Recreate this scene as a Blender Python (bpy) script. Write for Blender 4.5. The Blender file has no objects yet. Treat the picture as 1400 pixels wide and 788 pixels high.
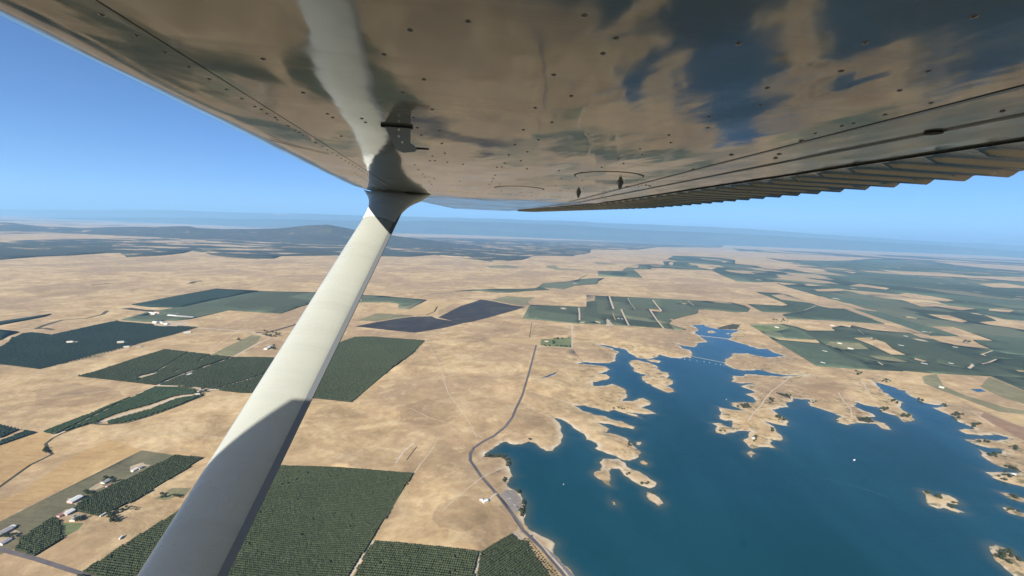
import bpy, bmesh, math, random
import numpy as np
from mathutils import Vector, Matrix
from mathutils.geometry import delaunay_2d_cdt

random.seed(7)
rng = np.random.default_rng(7)
SC = bpy.context.scene
COL = SC.collection

# ------------------------------------------------------------------ camera
F = 620.0                       # focal length in pixels of the 1400 px photograph
ALT = 600.0                     # height of the aeroplane above the plain, metres
_m, _v0 = -55.0 / 1400.0, (394.0 - 315.5) / F
UC = np.array([-_m, 1.0, -_v0]); UC /= np.linalg.norm(UC)
FC = np.array([0, 0, 1.0]) - UC * UC[2]; FC /= np.linalg.norm(FC)
XC = np.cross(FC, UC)
if XC[0] < 0: XC = -XC
RM = np.array([XC, FC, UC])     # world <- (right, up, forward)
cam = bpy.data.cameras.new("camera"); camo = bpy.data.objects.new("camera", cam); COL.objects.link(camo)
cam.sensor_width = 36.0; cam.lens = F / 1400.0 * 36.0
cam.clip_start = 0.02; cam.clip_end = 600000.0
_r, _u, _b = RM @ np.array([1., 0, 0]), RM @ np.array([0, 1., 0]), -(RM @ np.array([0, 0, 1.]))
camo.matrix_world = Matrix(((_r[0], _u[0], _b[0], 0), (_r[1], _u[1], _b[1], 0), (_r[2], _u[2], _b[2], ALT), (0, 0, 0, 1)))
SC.camera = camo

def ray(px, py):
    return RM @ np.array([(px - 700.0) / F, (394.0 - py) / F, 1.0])
def G(px, py, z=0.0):           # where the line of sight of a photo pixel meets the plain (metres)
    d = ray(px, py); k = (z - ALT) / d[2]
    return np.array([d[0] * k, d[1] * k])
def GP(pts): return np.array([G(*p) for p in pts])

# ------------------------------------------------------------------ world, sun, exposure
SUN_EL, SUN_AZ = math.radians(32.0), math.radians(210.0)
w = bpy.data.worlds.new("World"); SC.world = w; w.use_nodes = True
nt = w.node_tree; bg = nt.nodes["Background"]
sky = nt.nodes.new("ShaderNodeTexSky"); sky.sky_type = 'NISHITA'; sky.sun_disc = False
sky.sun_elevation = SUN_EL; sky.sun_rotation = SUN_AZ
sky.altitude = 600; sky.air_density = 0.6; sky.dust_density = 0.0; sky.ozone_density = 10.0
nt.links.new(sky.outputs[0], bg.inputs[0]); bg.inputs[1].default_value = 0.062
sl = bpy.data.lights.new("sun", 'SUN'); sl.energy = 4.6; sl.angle = math.radians(0.5); sl.color = (1.0, 0.93, 0.81)
so = bpy.data.objects.new("sun", sl); COL.objects.link(so); so.location = (0, 0, 900)
sd = Vector((math.sin(SUN_AZ) * math.cos(SUN_EL), math.cos(SUN_AZ) * math.cos(SUN_EL), math.sin(SUN_EL)))
so.rotation_euler = sd.to_track_quat('Z', 'Y').to_euler()
SC.view_settings.view_transform = 'Standard'; SC.view_settings.look = 'None'
SC.view_settings.exposure = 1.25; SC.view_settings.gamma = 1.0
SC.render.engine = 'CYCLES'
SC.cycles.use_denoising = True
SC.cycles.max_bounces = 6; SC.cycles.diffuse_bounces = 3; SC.cycles.glossy_bounces = 4
SC.cycles.volume_bounces = 1

# ------------------------------------------------------------------ helpers
def link(o, parent=None):
    COL.objects.link(o)
    if parent is not None: o.parent = parent
    return o
def tag(o, label=None, cat=None, group=None, kind=None):
    if label: o['label'] = label
    if cat: o['category'] = cat
    if group: o['group'] = group
    if kind: o['kind'] = kind
    return o
def empty(name, loc=(0, 0, 0), rz=0.0, scale=1.0):
    o = bpy.data.objects.new(name, None); link(o); o.location = loc; o.rotation_euler = (0, 0, rz)
    o.scale = (scale,) * 3; o.empty_display_size = 0.2
    return o
def mesh_obj(name, verts, faces, mat, parent=None, smooth=False):
    me = bpy.data.meshes.new(name); me.from_pydata([tuple(v) for v in verts], [], [tuple(f) for f in faces]); me.update()
    if mat: me.materials.append(mat)
    if smooth: me.polygons.foreach_set("use_smooth", [True] * len(me.polygons))
    return link(bpy.data.objects.new(name, me), parent)
def np_mesh(name, V, T, mat, smooth=False):          # V (n,3), T (m,3) numpy triangles
    me = bpy.data.meshes.new(name)
    me.vertices.add(len(V)); me.vertices.foreach_set("co", np.ascontiguousarray(V, dtype=np.float32).ravel())
    me.loops.add(3 * len(T)); me.loops.foreach_set("vertex_index", np.ascontiguousarray(T, dtype=np.int32).ravel())
    me.polygons.add(len(T)); me.polygons.foreach_set("loop_start", np.arange(0, 3 * len(T), 3, dtype=np.int32))
    if smooth: me.polygons.foreach_set("use_smooth", np.ones(len(T), dtype=bool))
    me.update(calc_edges=True); me.materials.append(mat)
    return me
def box(bm, x0, x1, y0, y1, z0, z1):
    v = [bm.verts.new(p) for p in ((x0, y0, z0), (x1, y0, z0), (x1, y1, z0), (x0, y1, z0), (x0, y0, z1), (x1, y0, z1), (x1, y1, z1), (x0, y1, z1))]
    for f in ((3, 2, 1, 0), (4, 5, 6, 7), (0, 1, 5, 4), (1, 2, 6, 5), (2, 3, 7, 6), (3, 0, 4, 7)): bm.faces.new([v[i] for i in f])
    return v
def bm_obj(name, bm, mat, parent=None, smooth=False):
    me = bpy.data.meshes.new(name); bmesh.ops.recalc_face_normals(bm, faces=bm.faces[:]); bm.to_mesh(me); bm.free()
    if mat: me.materials.append(mat)
    if smooth: me.polygons.foreach_set("use_smooth", [True] * len(me.polygons))
    return link(bpy.data.objects.new(name, me), parent)

# ------------------------------------------------------------------ materials
def mat(name, base=(0.5, 0.5, 0.5), rough=0.8, metal=0.0, spec=0.5, ior=1.5):
    m = bpy.data.materials.new(name); m.use_nodes = True
    p = m.node_tree.nodes["Principled BSDF"]
    p.inputs['Base Color'].default_value = (*base, 1); p.inputs['Roughness'].default_value = rough
    p.inputs['Metallic'].default_value = metal; p.inputs['IOR'].default_value = ior
    p.inputs['Specular IOR Level'].default_value = spec
    return m, m.node_tree, p
def N(nt, kind, **kw):
    n = nt.nodes.new(kind)
    for k, v in kw.items():
        if k in n.inputs: n.inputs[k].default_value = v
        else: setattr(n, k, v)
    return n
def noise(nt, co, scale, detail=4.0, rough=0.55, dist=0.0):
    n = N(nt, 'ShaderNodeTexNoise'); n.inputs['Scale'].default_value = scale; n.inputs['Detail'].default_value = detail
    n.inputs['Roughness'].default_value = rough; n.inputs['Distortion'].default_value = dist
    nt.links.new(co, n.inputs['Vector']); return n.outputs['Fac']
def ramp(nt, fac, stops):
    r = N(nt, 'ShaderNodeValToRGB'); e = r.color_ramp.elements
    while len(e) < len(stops): e.new(0.5)
    for el, (p, c) in zip(e, stops): el.position = p; el.color = (*c, 1)
    nt.links.new(fac, r.inputs[0]); return r.outputs[0]
def mix(nt, fac, a, b):
    m = N(nt, 'ShaderNodeMix', data_type='RGBA')
    for s, v in ((m.inputs[0], fac), (m.inputs[6], a), (m.inputs[7], b)):
        if isinstance(v, (int, float)): s.default_value = v
        elif isinstance(v, tuple): s.default_value = (*v, 1)
        else: nt.links.new(v, s)
    return m.outputs[2]
def maprange(nt, v, a, b, c=0.0, d=1.0):
    n = N(nt, 'ShaderNodeMapRange'); nt.links.new(v, n.inputs[0])
    for i, x in zip((1, 2, 3, 4), (a, b, c, d)): n.inputs[i].default_value = x
    return n.outputs[0]
def bump(nt, p, h, strength, dist):
    b = N(nt, 'ShaderNodeBump'); b.inputs['Strength'].default_value = strength; b.inputs['Distance'].default_value = dist
    nt.links.new(h, b.inputs['Height']); nt.links.new(b.outputs[0], p.inputs['Normal'])
def objco(nt): return N(nt, 'ShaderNodeTexCoord').outputs['Object']
def math_(nt, op, a, b):
    n = N(nt, 'ShaderNodeMath', operation=op)
    for s, v in ((n.inputs[0], a), (n.inputs[1], b)):
        if isinstance(v, (int, float)): s.default_value = v
        else: nt.links.new(v, s)
    return n.outputs[0]

def ground_mat(name, dark, mid, pale, brown, bank=True, streak=None, gully=0.55):
    m, t, p = mat(name, rough=0.95, spec=0.15)
    co = objco(t)
    big = noise(t, co, 1 / 800.0, 6, 0.62, 0.5)
    midn = noise(t, co, 1 / 150.0, 8, 0.72, 0.5)
    sm = noise(t, co, 1 / 26.0, 6, 0.7, 0.4)
    c = ramp(t, midn, [(0.34, dark), (0.49, mid), (0.63, pale)])
    c = mix(t, maprange(t, big, 0.46, 0.58, 0.0, 0.8), c, brown)
    c = mix(t, maprange(t, sm, 0.34, 0.60, 0.42, 0.0), c, tuple(0.62 * d + 0.10 * b for d, b in zip(dark, brown)))
    c = mix(t, maprange(t, noise(t, co, 1 / 60.0, 5, 0.7), 0.53, 0.66, 0.0, 0.5), c, pale)
    # branching gullies and animal trails
    rg = N(t, 'ShaderNodeTexNoise'); rg.noise_type = 'RIDGED_MULTIFRACTAL'; rg.inputs['Scale'].default_value = 1 / 330.0
    rg.inputs['Detail'].default_value = 5; rg.inputs['Roughness'].default_value = 0.5; rg.inputs['Distortion'].default_value = 0.7
    t.links.new(co, rg.inputs['Vector'])
    gl = maprange(t, rg.outputs['Fac'], 1.02, 1.32, 0.0, gully)
    c = mix(t, math_(t, 'MULTIPLY', gl, maprange(t, noise(t, co, 1 / 500.0, 3), 0.42, 0.58)), c, tuple(x * 0.62 for x in brown))
    if streak is not None:
        # combed stubble: long furrow streaks across the field
        mp = N(t, 'ShaderNodeMapping'); mp.inputs['Rotation'].default_value = (0, 0, streak); mp.inputs['Scale'].default_value = (1 / 300.0, 1 / 9.0, 1)
        t.links.new(co, mp.inputs[0]); c = mix(t, maprange(t, noise(t, mp.outputs[0], 1.0, 3), 0.35, 0.65, 0, 0.5), c, pale)
    if bank:
        a = N(t, 'ShaderNodeAttribute', attribute_name='bank')
        bn = math_(t, 'MULTIPLY', a.outputs['Fac'], maprange(t, noise(t, co, 1 / 70.0, 5, 0.6), 0.40, 0.55, 0.15, 1.25)); 
        c = mix(t, math_(t, 'MINIMUM', bn, 1.0), c, (0.48, 0.40, 0.285))
        sb = N(t, 'ShaderNodeAttribute', attribute_name='scrub')       # brush and reeds near the eastern shores
        sn = math_(t, 'MULTIPLY', maprange(t, noise(t, co, 1 / 24.0, 5, 0.7), 0.50, 0.60), maprange(t, noise(t, co, 1 / 130.0, 3), 0.42, 0.56, 0.1, 1.0))
        c = mix(t, math_(t, 'MULTIPLY', math_(t, 'MULTIPLY', sn, sb.outputs['Fac']), 0.85), c, (0.085, 0.085, 0.045))
        wet = maprange(t, a.outputs['Fac'], 0.80, 0.97, 0.0, 0.75)
        c = mix(t, math_(t, 'MULTIPLY', wet, maprange(t, noise(t, co, 1 / 40.0, 3), 0.4, 0.6)), c, (0.12, 0.10, 0.065))
    t.links.new(c, p.inputs['Base Color'])
    bump(t, p, math_(t, 'ADD', math_(t, 'MULTIPLY', midn, 9.0), math_(t, 'MULTIPLY', sm, 2.0)), 0.4, 1.0)
    return m

M = {}
M['grass'] = ground_mat('dry_grass', (0.265, 0.185, 0.100), (0.405, 0.286, 0.152), (0.52, 0.395, 0.228), (0.275, 0.192, 0.118))
M['stubble'] = ground_mat('stubble_field', (0.29, 0.185, 0.082), (0.36, 0.235, 0.108), (0.42, 0.29, 0.14), (0.30, 0.20, 0.10), False, streak=0.6, gully=0.1)
M['pale_field'] = ground_mat('pale_field', (0.36, 0.26, 0.13), (0.43, 0.31, 0.16), (0.48, 0.36, 0.19), (0.38, 0.27, 0.14), False, gully=0.1)
M['dull_field'] = ground_mat('dull_weedy_field', (0.075, 0.085, 0.05), (0.115, 0.112, 0.066), (0.16, 0.14, 0.085), (0.12, 0.10, 0.06), False, streak=0.55, gully=0.1)
M['olive_field'] = ground_mat('olive_field', (0.13, 0.135, 0.07), (0.18, 0.175, 0.095), (0.24, 0.21, 0.12), (0.16, 0.14, 0.08), False, gully=0.1)
M['brown_grass'] = ground_mat('brown_grass', (0.22, 0.155, 0.085), (0.325, 0.228, 0.125), (0.42, 0.31, 0.175), (0.25, 0.17, 0.10), False, gully=0.3)
M['brown_field'] = ground_mat('brown_field', (0.20, 0.13, 0.08), (0.25, 0.165, 0.105), (0.29, 0.20, 0.125), (0.2, 0.13, 0.085), False, gully=0.1)
M['burnt'] = ground_mat('burnt_field', (0.022, 0.022, 0.024), (0.036, 0.034, 0.036), (0.06, 0.056, 0.052), (0.03, 0.029, 0.032), False, gully=0.1)
M['lawn'] = ground_mat('irrigated_lawn', (0.09, 0.125, 0.05), (0.13, 0.16, 0.07), (0.18, 0.19, 0.09), (0.12, 0.13, 0.065), False, gully=0.1)
M['orchard_soil'] = ground_mat('orchard_soil', (0.06, 0.065, 0.035), (0.085, 0.08, 0.045), (0.12, 0.10, 0.06), (0.08, 0.07, 0.04), False, gully=0.1)
M['dirt'] = ground_mat('bare_dirt', (0.30, 0.235, 0.16), (0.38, 0.305, 0.21), (0.46, 0.385, 0.28), (0.32, 0.25, 0.17), False, gully=0.1)
M['creek'] = ground_mat('creek_scrub', (0.03, 0.035, 0.022), (0.05, 0.05, 0.03), (0.10, 0.085, 0.05), (0.06, 0.05, 0.035), False, gully=0.1)

def canopy_mat(name, dark, mid, lite, grain=1 / 14.0, tan=None, blocks=None):
    m, t, p = mat(name, rough=0.9, spec=0.1)
    co = objco(t)
    c = ramp(t, noise(t, co, grain, 4, 0.65), [(0.3, dark), (0.5, mid), (0.72, lite)])
    c = mix(t, maprange(t, noise(t, co, 1 / 260.0, 4), 0.35, 0.7, 0.0, 0.5), c, dark)
    if tan is not None:
        mp = N(t, 'ShaderNodeMapping'); mp.inputs['Scale'].default_value = (1.0, tan[1], 1.0); t.links.new(co, mp.inputs[0])
        pat = math_(t, 'ADD', math_(t, 'MULTIPLY', noise(t, mp.outputs[0], tan[0], 6, 0.68, 0.4), 0.7), math_(t, 'MULTIPLY', noise(t, mp.outputs[0], tan[0] * 0.16, 3), 0.3))
        c = mix(t, maprange(t, pat, tan[2], tan[2] + 0.035, 0.0, 0.9), c, (0.40, 0.29, 0.175))
    if blocks:
        bp = N(t, 'ShaderNodeMapping'); bp.inputs['Rotation'].default_value = (0, 0, blocks[1]); bp.inputs['Scale'].default_value = (1.0, 0.6, 0.0); t.links.new(co, bp.inputs[0])
        vo = N(t, 'ShaderNodeTexVoronoi', distance='CHEBYCHEV'); vo.inputs['Scale'].default_value = blocks[0]; vo.inputs['Randomness'].default_value = 0.75; t.links.new(bp.outputs[0], vo.inputs['Vector'])
        sx = N(t, 'ShaderNodeSeparateColor'); t.links.new(vo.outputs['Color'], sx.inputs[0])
        c = mix(t, maprange(t, sx.outputs[0], 0.0, 1.0, 0.0, 0.75), c, tuple(0.35 * x for x in dark))
        v2 = N(t, 'ShaderNodeTexVoronoi'); v2.inputs['Scale'].default_value = blocks[0] * 2.2; t.links.new(bp.outputs[0], v2.inputs['Vector'])
        s2 = N(t, 'ShaderNodeSeparateColor'); t.links.new(v2.outputs['Color'], s2.inputs[0])
        yard = math_(t, 'MULTIPLY', maprange(t, v2.outputs['Distance'], 0.10, 0.16, 1.0, 0.0), maprange(t, s2.outputs[0], 0.55, 0.56))
        c = mix(t, yard, c, (0.40, 0.33, 0.24))
        c = mix(t, maprange(t, sx.outputs[1], 0.72, 1.0, 0.0, 0.5), c, (0.17, 0.165, 0.10))
        c = mix(t, maprange(t, sx.outputs[2], 0.90, 0.905, 0.0, 0.8), c, (0.36, 0.26, 0.15))
    t.links.new(c, p.inputs['Base Color'])
    bump(t, p, noise(t, co, grain * 0.8, 3), 0.6, 4.0)
    return m
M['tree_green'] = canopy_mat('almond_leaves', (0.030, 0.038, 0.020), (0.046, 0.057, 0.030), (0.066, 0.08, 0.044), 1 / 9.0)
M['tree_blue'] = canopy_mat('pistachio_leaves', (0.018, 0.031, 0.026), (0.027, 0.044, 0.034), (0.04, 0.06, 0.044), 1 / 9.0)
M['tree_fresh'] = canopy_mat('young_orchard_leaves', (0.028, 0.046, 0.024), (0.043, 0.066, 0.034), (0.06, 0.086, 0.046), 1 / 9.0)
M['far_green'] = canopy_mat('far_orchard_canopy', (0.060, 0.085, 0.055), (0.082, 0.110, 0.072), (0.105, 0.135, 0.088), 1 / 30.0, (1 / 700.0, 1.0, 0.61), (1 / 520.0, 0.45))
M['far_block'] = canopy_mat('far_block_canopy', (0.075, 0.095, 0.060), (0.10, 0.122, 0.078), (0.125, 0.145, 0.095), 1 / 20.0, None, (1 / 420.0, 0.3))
M['woods'] = canopy_mat('oak_woodland', (0.026, 0.03, 0.022), (0.042, 0.045, 0.03), (0.065, 0.062, 0.042), 1 / 60.0, (1 / 1000.0, 1.4, 0.525))
M['far_woods'] = canopy_mat('far_woodland', (0.026, 0.03, 0.024), (0.042, 0.045, 0.032), (0.065, 0.062, 0.045), 1 / 300.0, (1 / 4200.0, 0.55, 0.475))
M['foothill'] = canopy_mat('scrub_foothill', (0.028, 0.03, 0.024), (0.045, 0.045, 0.033), (0.09, 0.078, 0.055), 1 / 220.0, (1 / 1300.0, 1.0, 0.575))
M['ranges'] = canopy_mat('forested_range', (0.025, 0.035, 0.028), (0.045, 0.055, 0.04), (0.075, 0.075, 0.055), 1 / 1500.0, (1 / 4000.0, 1.0, 0.60))
M['oak'] = canopy_mat('oak_leaves', (0.022, 0.031, 0.016), (0.042, 0.054, 0.028), (0.075, 0.085, 0.045), 1 / 2.2)
M['bark'] = mat('bark', (0.10, 0.075, 0.05), 0.95)[0]

m, t, p = mat('lake_water', (0.006, 0.036, 0.056), 0.10, 0.0, 0.5, 1.33); M['water'] = m
co = objco(t)
mp = N(t, 'ShaderNodeMapping'); mp.inputs['Rotation'].default_value = (0, 0, 0.5); mp.inputs['Scale'].default_value = (1.0, 0.32, 1.0); t.links.new(co, mp.inputs[0])
wind = noise(t, mp.outputs[0], 1 / 380.0, 6, 0.6, 0.6)
c = ramp(t, noise(t, co, 1 / 1100.0, 4, 0.5, 0.5), [(0.35, (0.003, 0.034, 0.043)), (0.65, (0.004, 0.041, 0.064))])
c = mix(t, maprange(t, wind, 0.40, 0.60, 0.0, 0.7), c, (0.008, 0.054, 0.078))
a = N(t, 'ShaderNodeAttribute', attribute_name='bank')
c = mix(t, math_(t, 'MULTIPLY', math_(t, 'POWER', a.outputs['Fac'], 1.5), 0.5), c, (0.09, 0.10, 0.07))
t.links.new(c, p.inputs['Base Color'])
t.links.new(maprange(t, wind, 0.38, 0.62, 0.07, 0.22), p.inputs['Roughness'])
bump(t, p, math_(t, 'ADD', noise(t, co, 1 / 6.0, 4, 0.6), math_(t, 'MULTIPLY', noise(t, co, 1 / 60.0, 3), 2.0)), 0.6, 0.55)

def plain(name, base, rough=0.85, var=0.18, sc=1 / 3.0, **k):
    m, t, p = mat(name, base, rough, **k)
    f = noise(t, objco(t), sc, 4, 0.6)
    lo = tuple(x * (1 - var) for x in base); hi = tuple(min(1, x * (1 + var)) for x in base)
    t.links.new(ramp(t, f, [(0.3, lo), (0.7, hi)]), p.inputs['Base Color'])
    return m
M['asphalt'] = plain('asphalt', (0.085, 0.075, 0.078), 0.9, 0.2, 1 / 12.0)
M['lot'] = plain('parking_asphalt', (0.20, 0.175, 0.155), 0.9, 0.22, 1 / 18.0)
M['rock'] = plain('dam_riprap', (0.15, 0.14, 0.135), 0.95, 0.35, 1 / 4.0)
M['gravel'] = plain('gravel_track', (0.40, 0.33, 0.25), 0.95, 0.2, 1 / 15.0)
M['concrete'] = plain('concrete', (0.30, 0.29, 0.275), 0.9, 0.15)
M['roof_white'] = plain('white_metal_roof', (0.54, 0.55, 0.53), 0.5, 0.08)
M['roof_pale'] = plain('pale_metal_roof', (0.36, 0.36, 0.35), 0.6, 0.12)
M['roof_grey'] = plain('grey_shingle_roof', (0.25, 0.24, 0.24), 0.9, 0.2)
M['roof_red'] = plain('faded_red_roof', (0.30, 0.15, 0.12), 0.85, 0.2)
M['wall_cream'] = plain('cream_wall', (0.55, 0.50, 0.42), 0.9, 0.1)
M['wall_pink'] = plain('pinkish_wall', (0.45, 0.33, 0.30), 0.9, 0.1)
M['dark_glass'] = mat('window_glass', (0.02, 0.025, 0.03), 0.1)[0]
M['door'] = plain('door_paint', (0.16, 0.12, 0.10), 0.7)
M['boat_white'] = plain('boat_hull_white', (0.8, 0.8, 0.78), 0.35, 0.04)
M['rubber'] = mat('black_rubber', (0.02, 0.02, 0.02), 0.8)[0]
M['buoy'] = mat('buoy_white', (0.75, 0.75, 0.72), 0.5)[0]
M['car_white'] = mat('car_white', (0.75, 0.75, 0.74), 0.3)[0]
M['car_dark'] = mat('car_dark', (0.03, 0.035, 0.045), 0.3)[0]

# ------------------------------------------------------------------ traced outlines (photo pixels, laid on the plain)
LAKE = [(786,788),(771.4,773),(756.9,757.6),(757.7,746.4),(758.6,743.9),(752.6,738.7),(737.1,731),(723.4,724.1),(718.3,717.3),(715.7,709.6),(718.3,699.3),(718.3,690.7),(714,680.4),(709.7,673.6),(702.9,670.1),(696,666.7),(692.9,661),(697.1,654.3),(700.9,650.9),(698,645.7),(695.4,638.9),(695.4,627.7),(688.6,622.6),(676.6,622.6),(662,622.6),(666.3,618.3),(674.9,613.1),(683.4,606.3),(692,604.2),(702.3,608),(712.6,607.7),(722.9,603.7),(729.7,605.4),(738.3,612.3),(746.9,616.6),(755.4,616.6),(759.7,611.4),(766.6,606.3),(770,596.9),(767.4,585.7),(761.4,575.4),(758,571.5),(764,572.7),(774.3,577.1),(784.6,585.7),(798.3,593.4),(801.7,601.1),(815.4,606.3),(818,609.7),(813.7,613.1),(828.6,619.7),(842.3,624),(852.6,629.1),(861.1,630),(873.1,624.9),(876.9,618.9),(871.4,614.6),(862.9,606),(856,599.1),(842.3,594),(826.9,591.4),(832.9,586.3),(826.9,582.9),(818.3,578.6),(828.6,579.4),(838.9,581.1),(849.1,584.2),(859.4,585.4),(867.1,587.1),(868,583.7),(859.4,581.1),(849.1,576),(835.4,573.4),(826.9,569.1),(811.4,566.6),(797.7,562.3),(785.7,554.6),(799.4,554.6),(816.6,558.9),(832,563.1),(840.6,560.6),(852.6,564.9),(862.9,568.3),(869.7,569.6),(877.4,572.6),(871.4,567.9),(862.9,564),(880,566.6),(897.1,565.7),(890.3,561.9),(876.6,558),(889.4,552.9),(888.6,548.6),(880,544.3),(873.1,545.1),(864.6,548.6),(851.1,548.3),(858,542.3),(855.4,538),(856.3,534.6),(846.9,528.6),(836.6,525.1),(828,527.7),(810.9,527.7),(810.5,522.6),(819.4,520.9),(829.7,519.1),(834,515.7),(829.7,512.3),(817.7,510.9),(829.7,508),(834,505.1),(826.3,501.1),(805.7,498.6),(790.3,497.5),(798.9,495.1),(817.7,496.5),(833.1,496.9),(840.9,494.3),(841.7,488.3),(846.5,481.4),(836.6,476.4),(818.6,471.1),(828,472.4),(843.4,475.9),(855.4,478),(864,484.9),(872.6,490),(886.3,490.9),(898.3,488.3),(901.7,484.9),(917.1,489.1),(929.1,490),(939.4,488.3),(945.4,489.7),(946.6,484),(942.9,478.9),(932.6,476.3),(924.9,470.3),(934.3,472.9),(949.7,474.9),(954.9,468.6),(966.5,468.1),(958.3,460.9),(949.7,455.7),(954.9,451.4),(946.3,444.6),(961.7,443.7),(966.9,447.1),(982.3,450.2),(1008,451.4),(1009.7,452.3),(1001.1,455.7),(1000.3,461.7),(994.3,464.3),(1009.7,468.6),(1025.1,473.7),(1036.3,477.1),(1049.1,477.1),(1057.7,482.3),(1073.1,487.4),(1061.1,488.3),(1049.1,489.1),(1033.7,486.6),(1021.7,483.1),(1002.9,483.1),(997.7,488.3),(991.7,495.1),(994.3,500.3),(1004.6,504.6),(1016.6,507.1),(1033.7,505.4),(1042.3,506.3),(1056,510.6),(1080,513.4),(1097,514),(1069.7,515.2),(1049,514),(1033.7,512.3),(1018.3,511.9),(1014.9,514.9),(1002,514),(1002.9,519.1),(999.1,522.2),(1009.7,524),(1028.6,524.3),(1031,526),(1013.1,528.6),(1025.1,532.9),(1032,536.3),(1019.1,538.9),(1030.3,544),(1033.7,549.1),(1028.6,550.9),(1016.6,550),(999.4,550.9),(1001.1,555.1),(1011.4,559.3),(1018.3,561.5),(1009,561),(999.4,560),(982.3,556.6),(985.7,566),(984,572.9),(992.6,575.4),(1001.1,575.4),(999.8,584.9),(992.6,583.1),(985.7,578.9),(972.9,578.9),(980.6,583.1),(979.7,591.7),(990.9,594.3),(1002.9,591.7),(1016.6,589.1),(1026.9,590),(1023.4,596),(1015.7,602),(1019.1,605.4),(1028.6,614),(1040.6,611.4),(1050.9,611.4),(1061.1,613.1),(1053.4,607.1),(1056,602),(1067.1,602.9),(1068.9,596),(1061.1,589.1),(1057.7,583.1),(1045.7,576.3),(1062.9,580.6),(1076.6,582.3),(1078.3,577.1),(1068,569.4),(1056,560),(1066.3,557.4),(1078.3,556.6),(1074,551.4),(1082.6,549.7),(1083.8,544.6),(1097.1,546.3),(1109.1,546.8),(1104.9,549.7),(1107.4,554.9),(1129.7,561.7),(1141.7,566),(1150.3,570.3),(1142.6,572),(1144.3,577.1),(1158.9,581.4),(1168.6,578.9),(1185.7,578.9),(1197.7,579.7),(1208,587.4),(1218.3,587.8),(1209.7,578.9),(1194.3,574.6),(1185.7,570.3),(1196.9,569.4),(1190.9,565.1),(1175.4,559.1),(1167.7,554.9),(1171.1,549.7),(1182.3,554),(1199.4,556.6),(1206.3,563.4),(1221.7,567.7),(1235.4,577.1),(1250.9,573.7),(1247.4,567.7),(1233.7,560.9),(1232,553.1),(1235.4,550.6),(1223.4,545.4),(1211.4,537.7),(1202.9,530),(1194.3,521.4),(1208,525.7),(1223.4,530),(1228.6,533.4),(1238.9,534.3),(1244,541.1),(1256,547.1),(1262.9,550.6),(1280,554),(1288.6,553.1),(1286,556.5),(1274.9,557.4),(1290.3,564.3),(1304,569.4),(1309.1,576.3),(1324.6,582.3),(1333.1,587.0),(1310.9,588.3),(1321.1,593.4),(1341.7,596),(1364,594.3),(1379.4,598.6),(1364,602.9),(1341.7,600.4),(1318.6,601.1),(1331.4,607.1),(1350.3,612.3),(1365.7,613.1),(1367.4,620),(1353.7,621.7),(1337.4,614),(1341.7,621.7),(1350.3,629.4),(1367.4,638),(1388,643.1),(1396,647.5),(1374.3,646.3),(1346.9,645.7),(1357.1,653.4),(1382.9,662),(1410,669),(1450,680),(1500,700),(1570,740),(1620,800),(1560,900),(1300,1000),(1050,960),(900,870),(830,825),(800,800)]
ISLES = [
 [(862.3,493.4),(872.6,492.6),(886.3,496),(900,502),(903.4,508),(913.7,509.7),(915.4,514),(912,516.6),(920.6,520.9),(919.7,524.3),(910.3,527.7),(920.6,532),(921.9,535.4),(913.7,537.1),(900,532),(889.7,526),(878,518.3),(876.9,515.2),(886.3,513.1),(876,511.4),(865.7,506.3),(862,498.6)],
 [(882.9,491.9),(893.1,491.6),(903.4,493.8),(900.9,496.5),(889.7,495.1)],
 [(820,632.6),(824.3,627.8),(833.7,627.5),(845.7,627.4),(855.1,633.4),(857.7,638.6),(869.7,643.7),(883.4,650.6),(897.1,659.1),(896.3,664.3),(886.9,667.7),(876.6,664.3),(862.9,656.6),(852.6,649.7),(845.7,641.1),(835.4,641.1),(832.9,645.4),(834.6,651.4),(832.9,658.3),(835.4,665.1),(830.3,663.4),(822.6,656.6),(811.4,648),(814.9,644.6),(820.9,643.7)],
 [(883.7,672.8),(890.9,674.3),(902.5,682.9),(906.8,688.7),(901,692.2),(888,684.4)],
 [(874.9,630.9),(880,630),(886,633.4),(883.4,636.3),(876.6,634.3)],
 [(869.7,605.1),(876.6,604.3),(874.9,608.6),(870.6,608.6)],
 [(1020.9,620),(1026,616.2),(1033.4,620.9),(1026.9,625.7)],
 [(1260.3,672.3),(1266.3,671.4),(1278.3,679.1),(1283.4,679.1),(1287.7,675.2),(1297.1,677.4),(1305.7,681.7),(1311.7,686.9),(1309.1,690),(1295.4,687.7),(1297,692),(1307.4,696.3),(1319.4,700.9),(1310.9,701.4),(1290.3,694.6),(1281.7,695.4),(1269.7,691.1),(1266.3,686),(1266.3,680)],
 [(1366,673),(1378,674.5),(1400,682),(1425,690),(1400,687),(1382,682)],
 [(1371,694),(1378,693),(1395,701),(1430,709),(1400,707),(1380,702)],
 [(1352,747),(1362,745),(1380,752),(1395,765),(1418,785),(1412,802),(1393,797),(1373,777),(1358,759)],
 [(837,686.2),(840.5,687.2),(841.5,690.6),(838.4,690)],
 [(966.9,453.1),(973.7,452.3),(979.7,454.6),(973.7,456.1),(968,455.3)],
 [(992.4,456.6),(996,455.6),(998,456.6),(995,457.4)],
]

# farm fields and other patches of the setting: (name, material, [(x, y) ...])
PATCH = []
def patch(name, mt, *polys):
    for q in polys: PATCH.append((name, mt, q, None))
ORCH = []
def orchard(label, mt, poly, trees, rowpts, soil='orchard_soil', h=4.6):
    PATCH.append(('orchard', soil, poly, len(ORCH))); ORCH.append((label, mt, poly, trees, rowpts, h))

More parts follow.
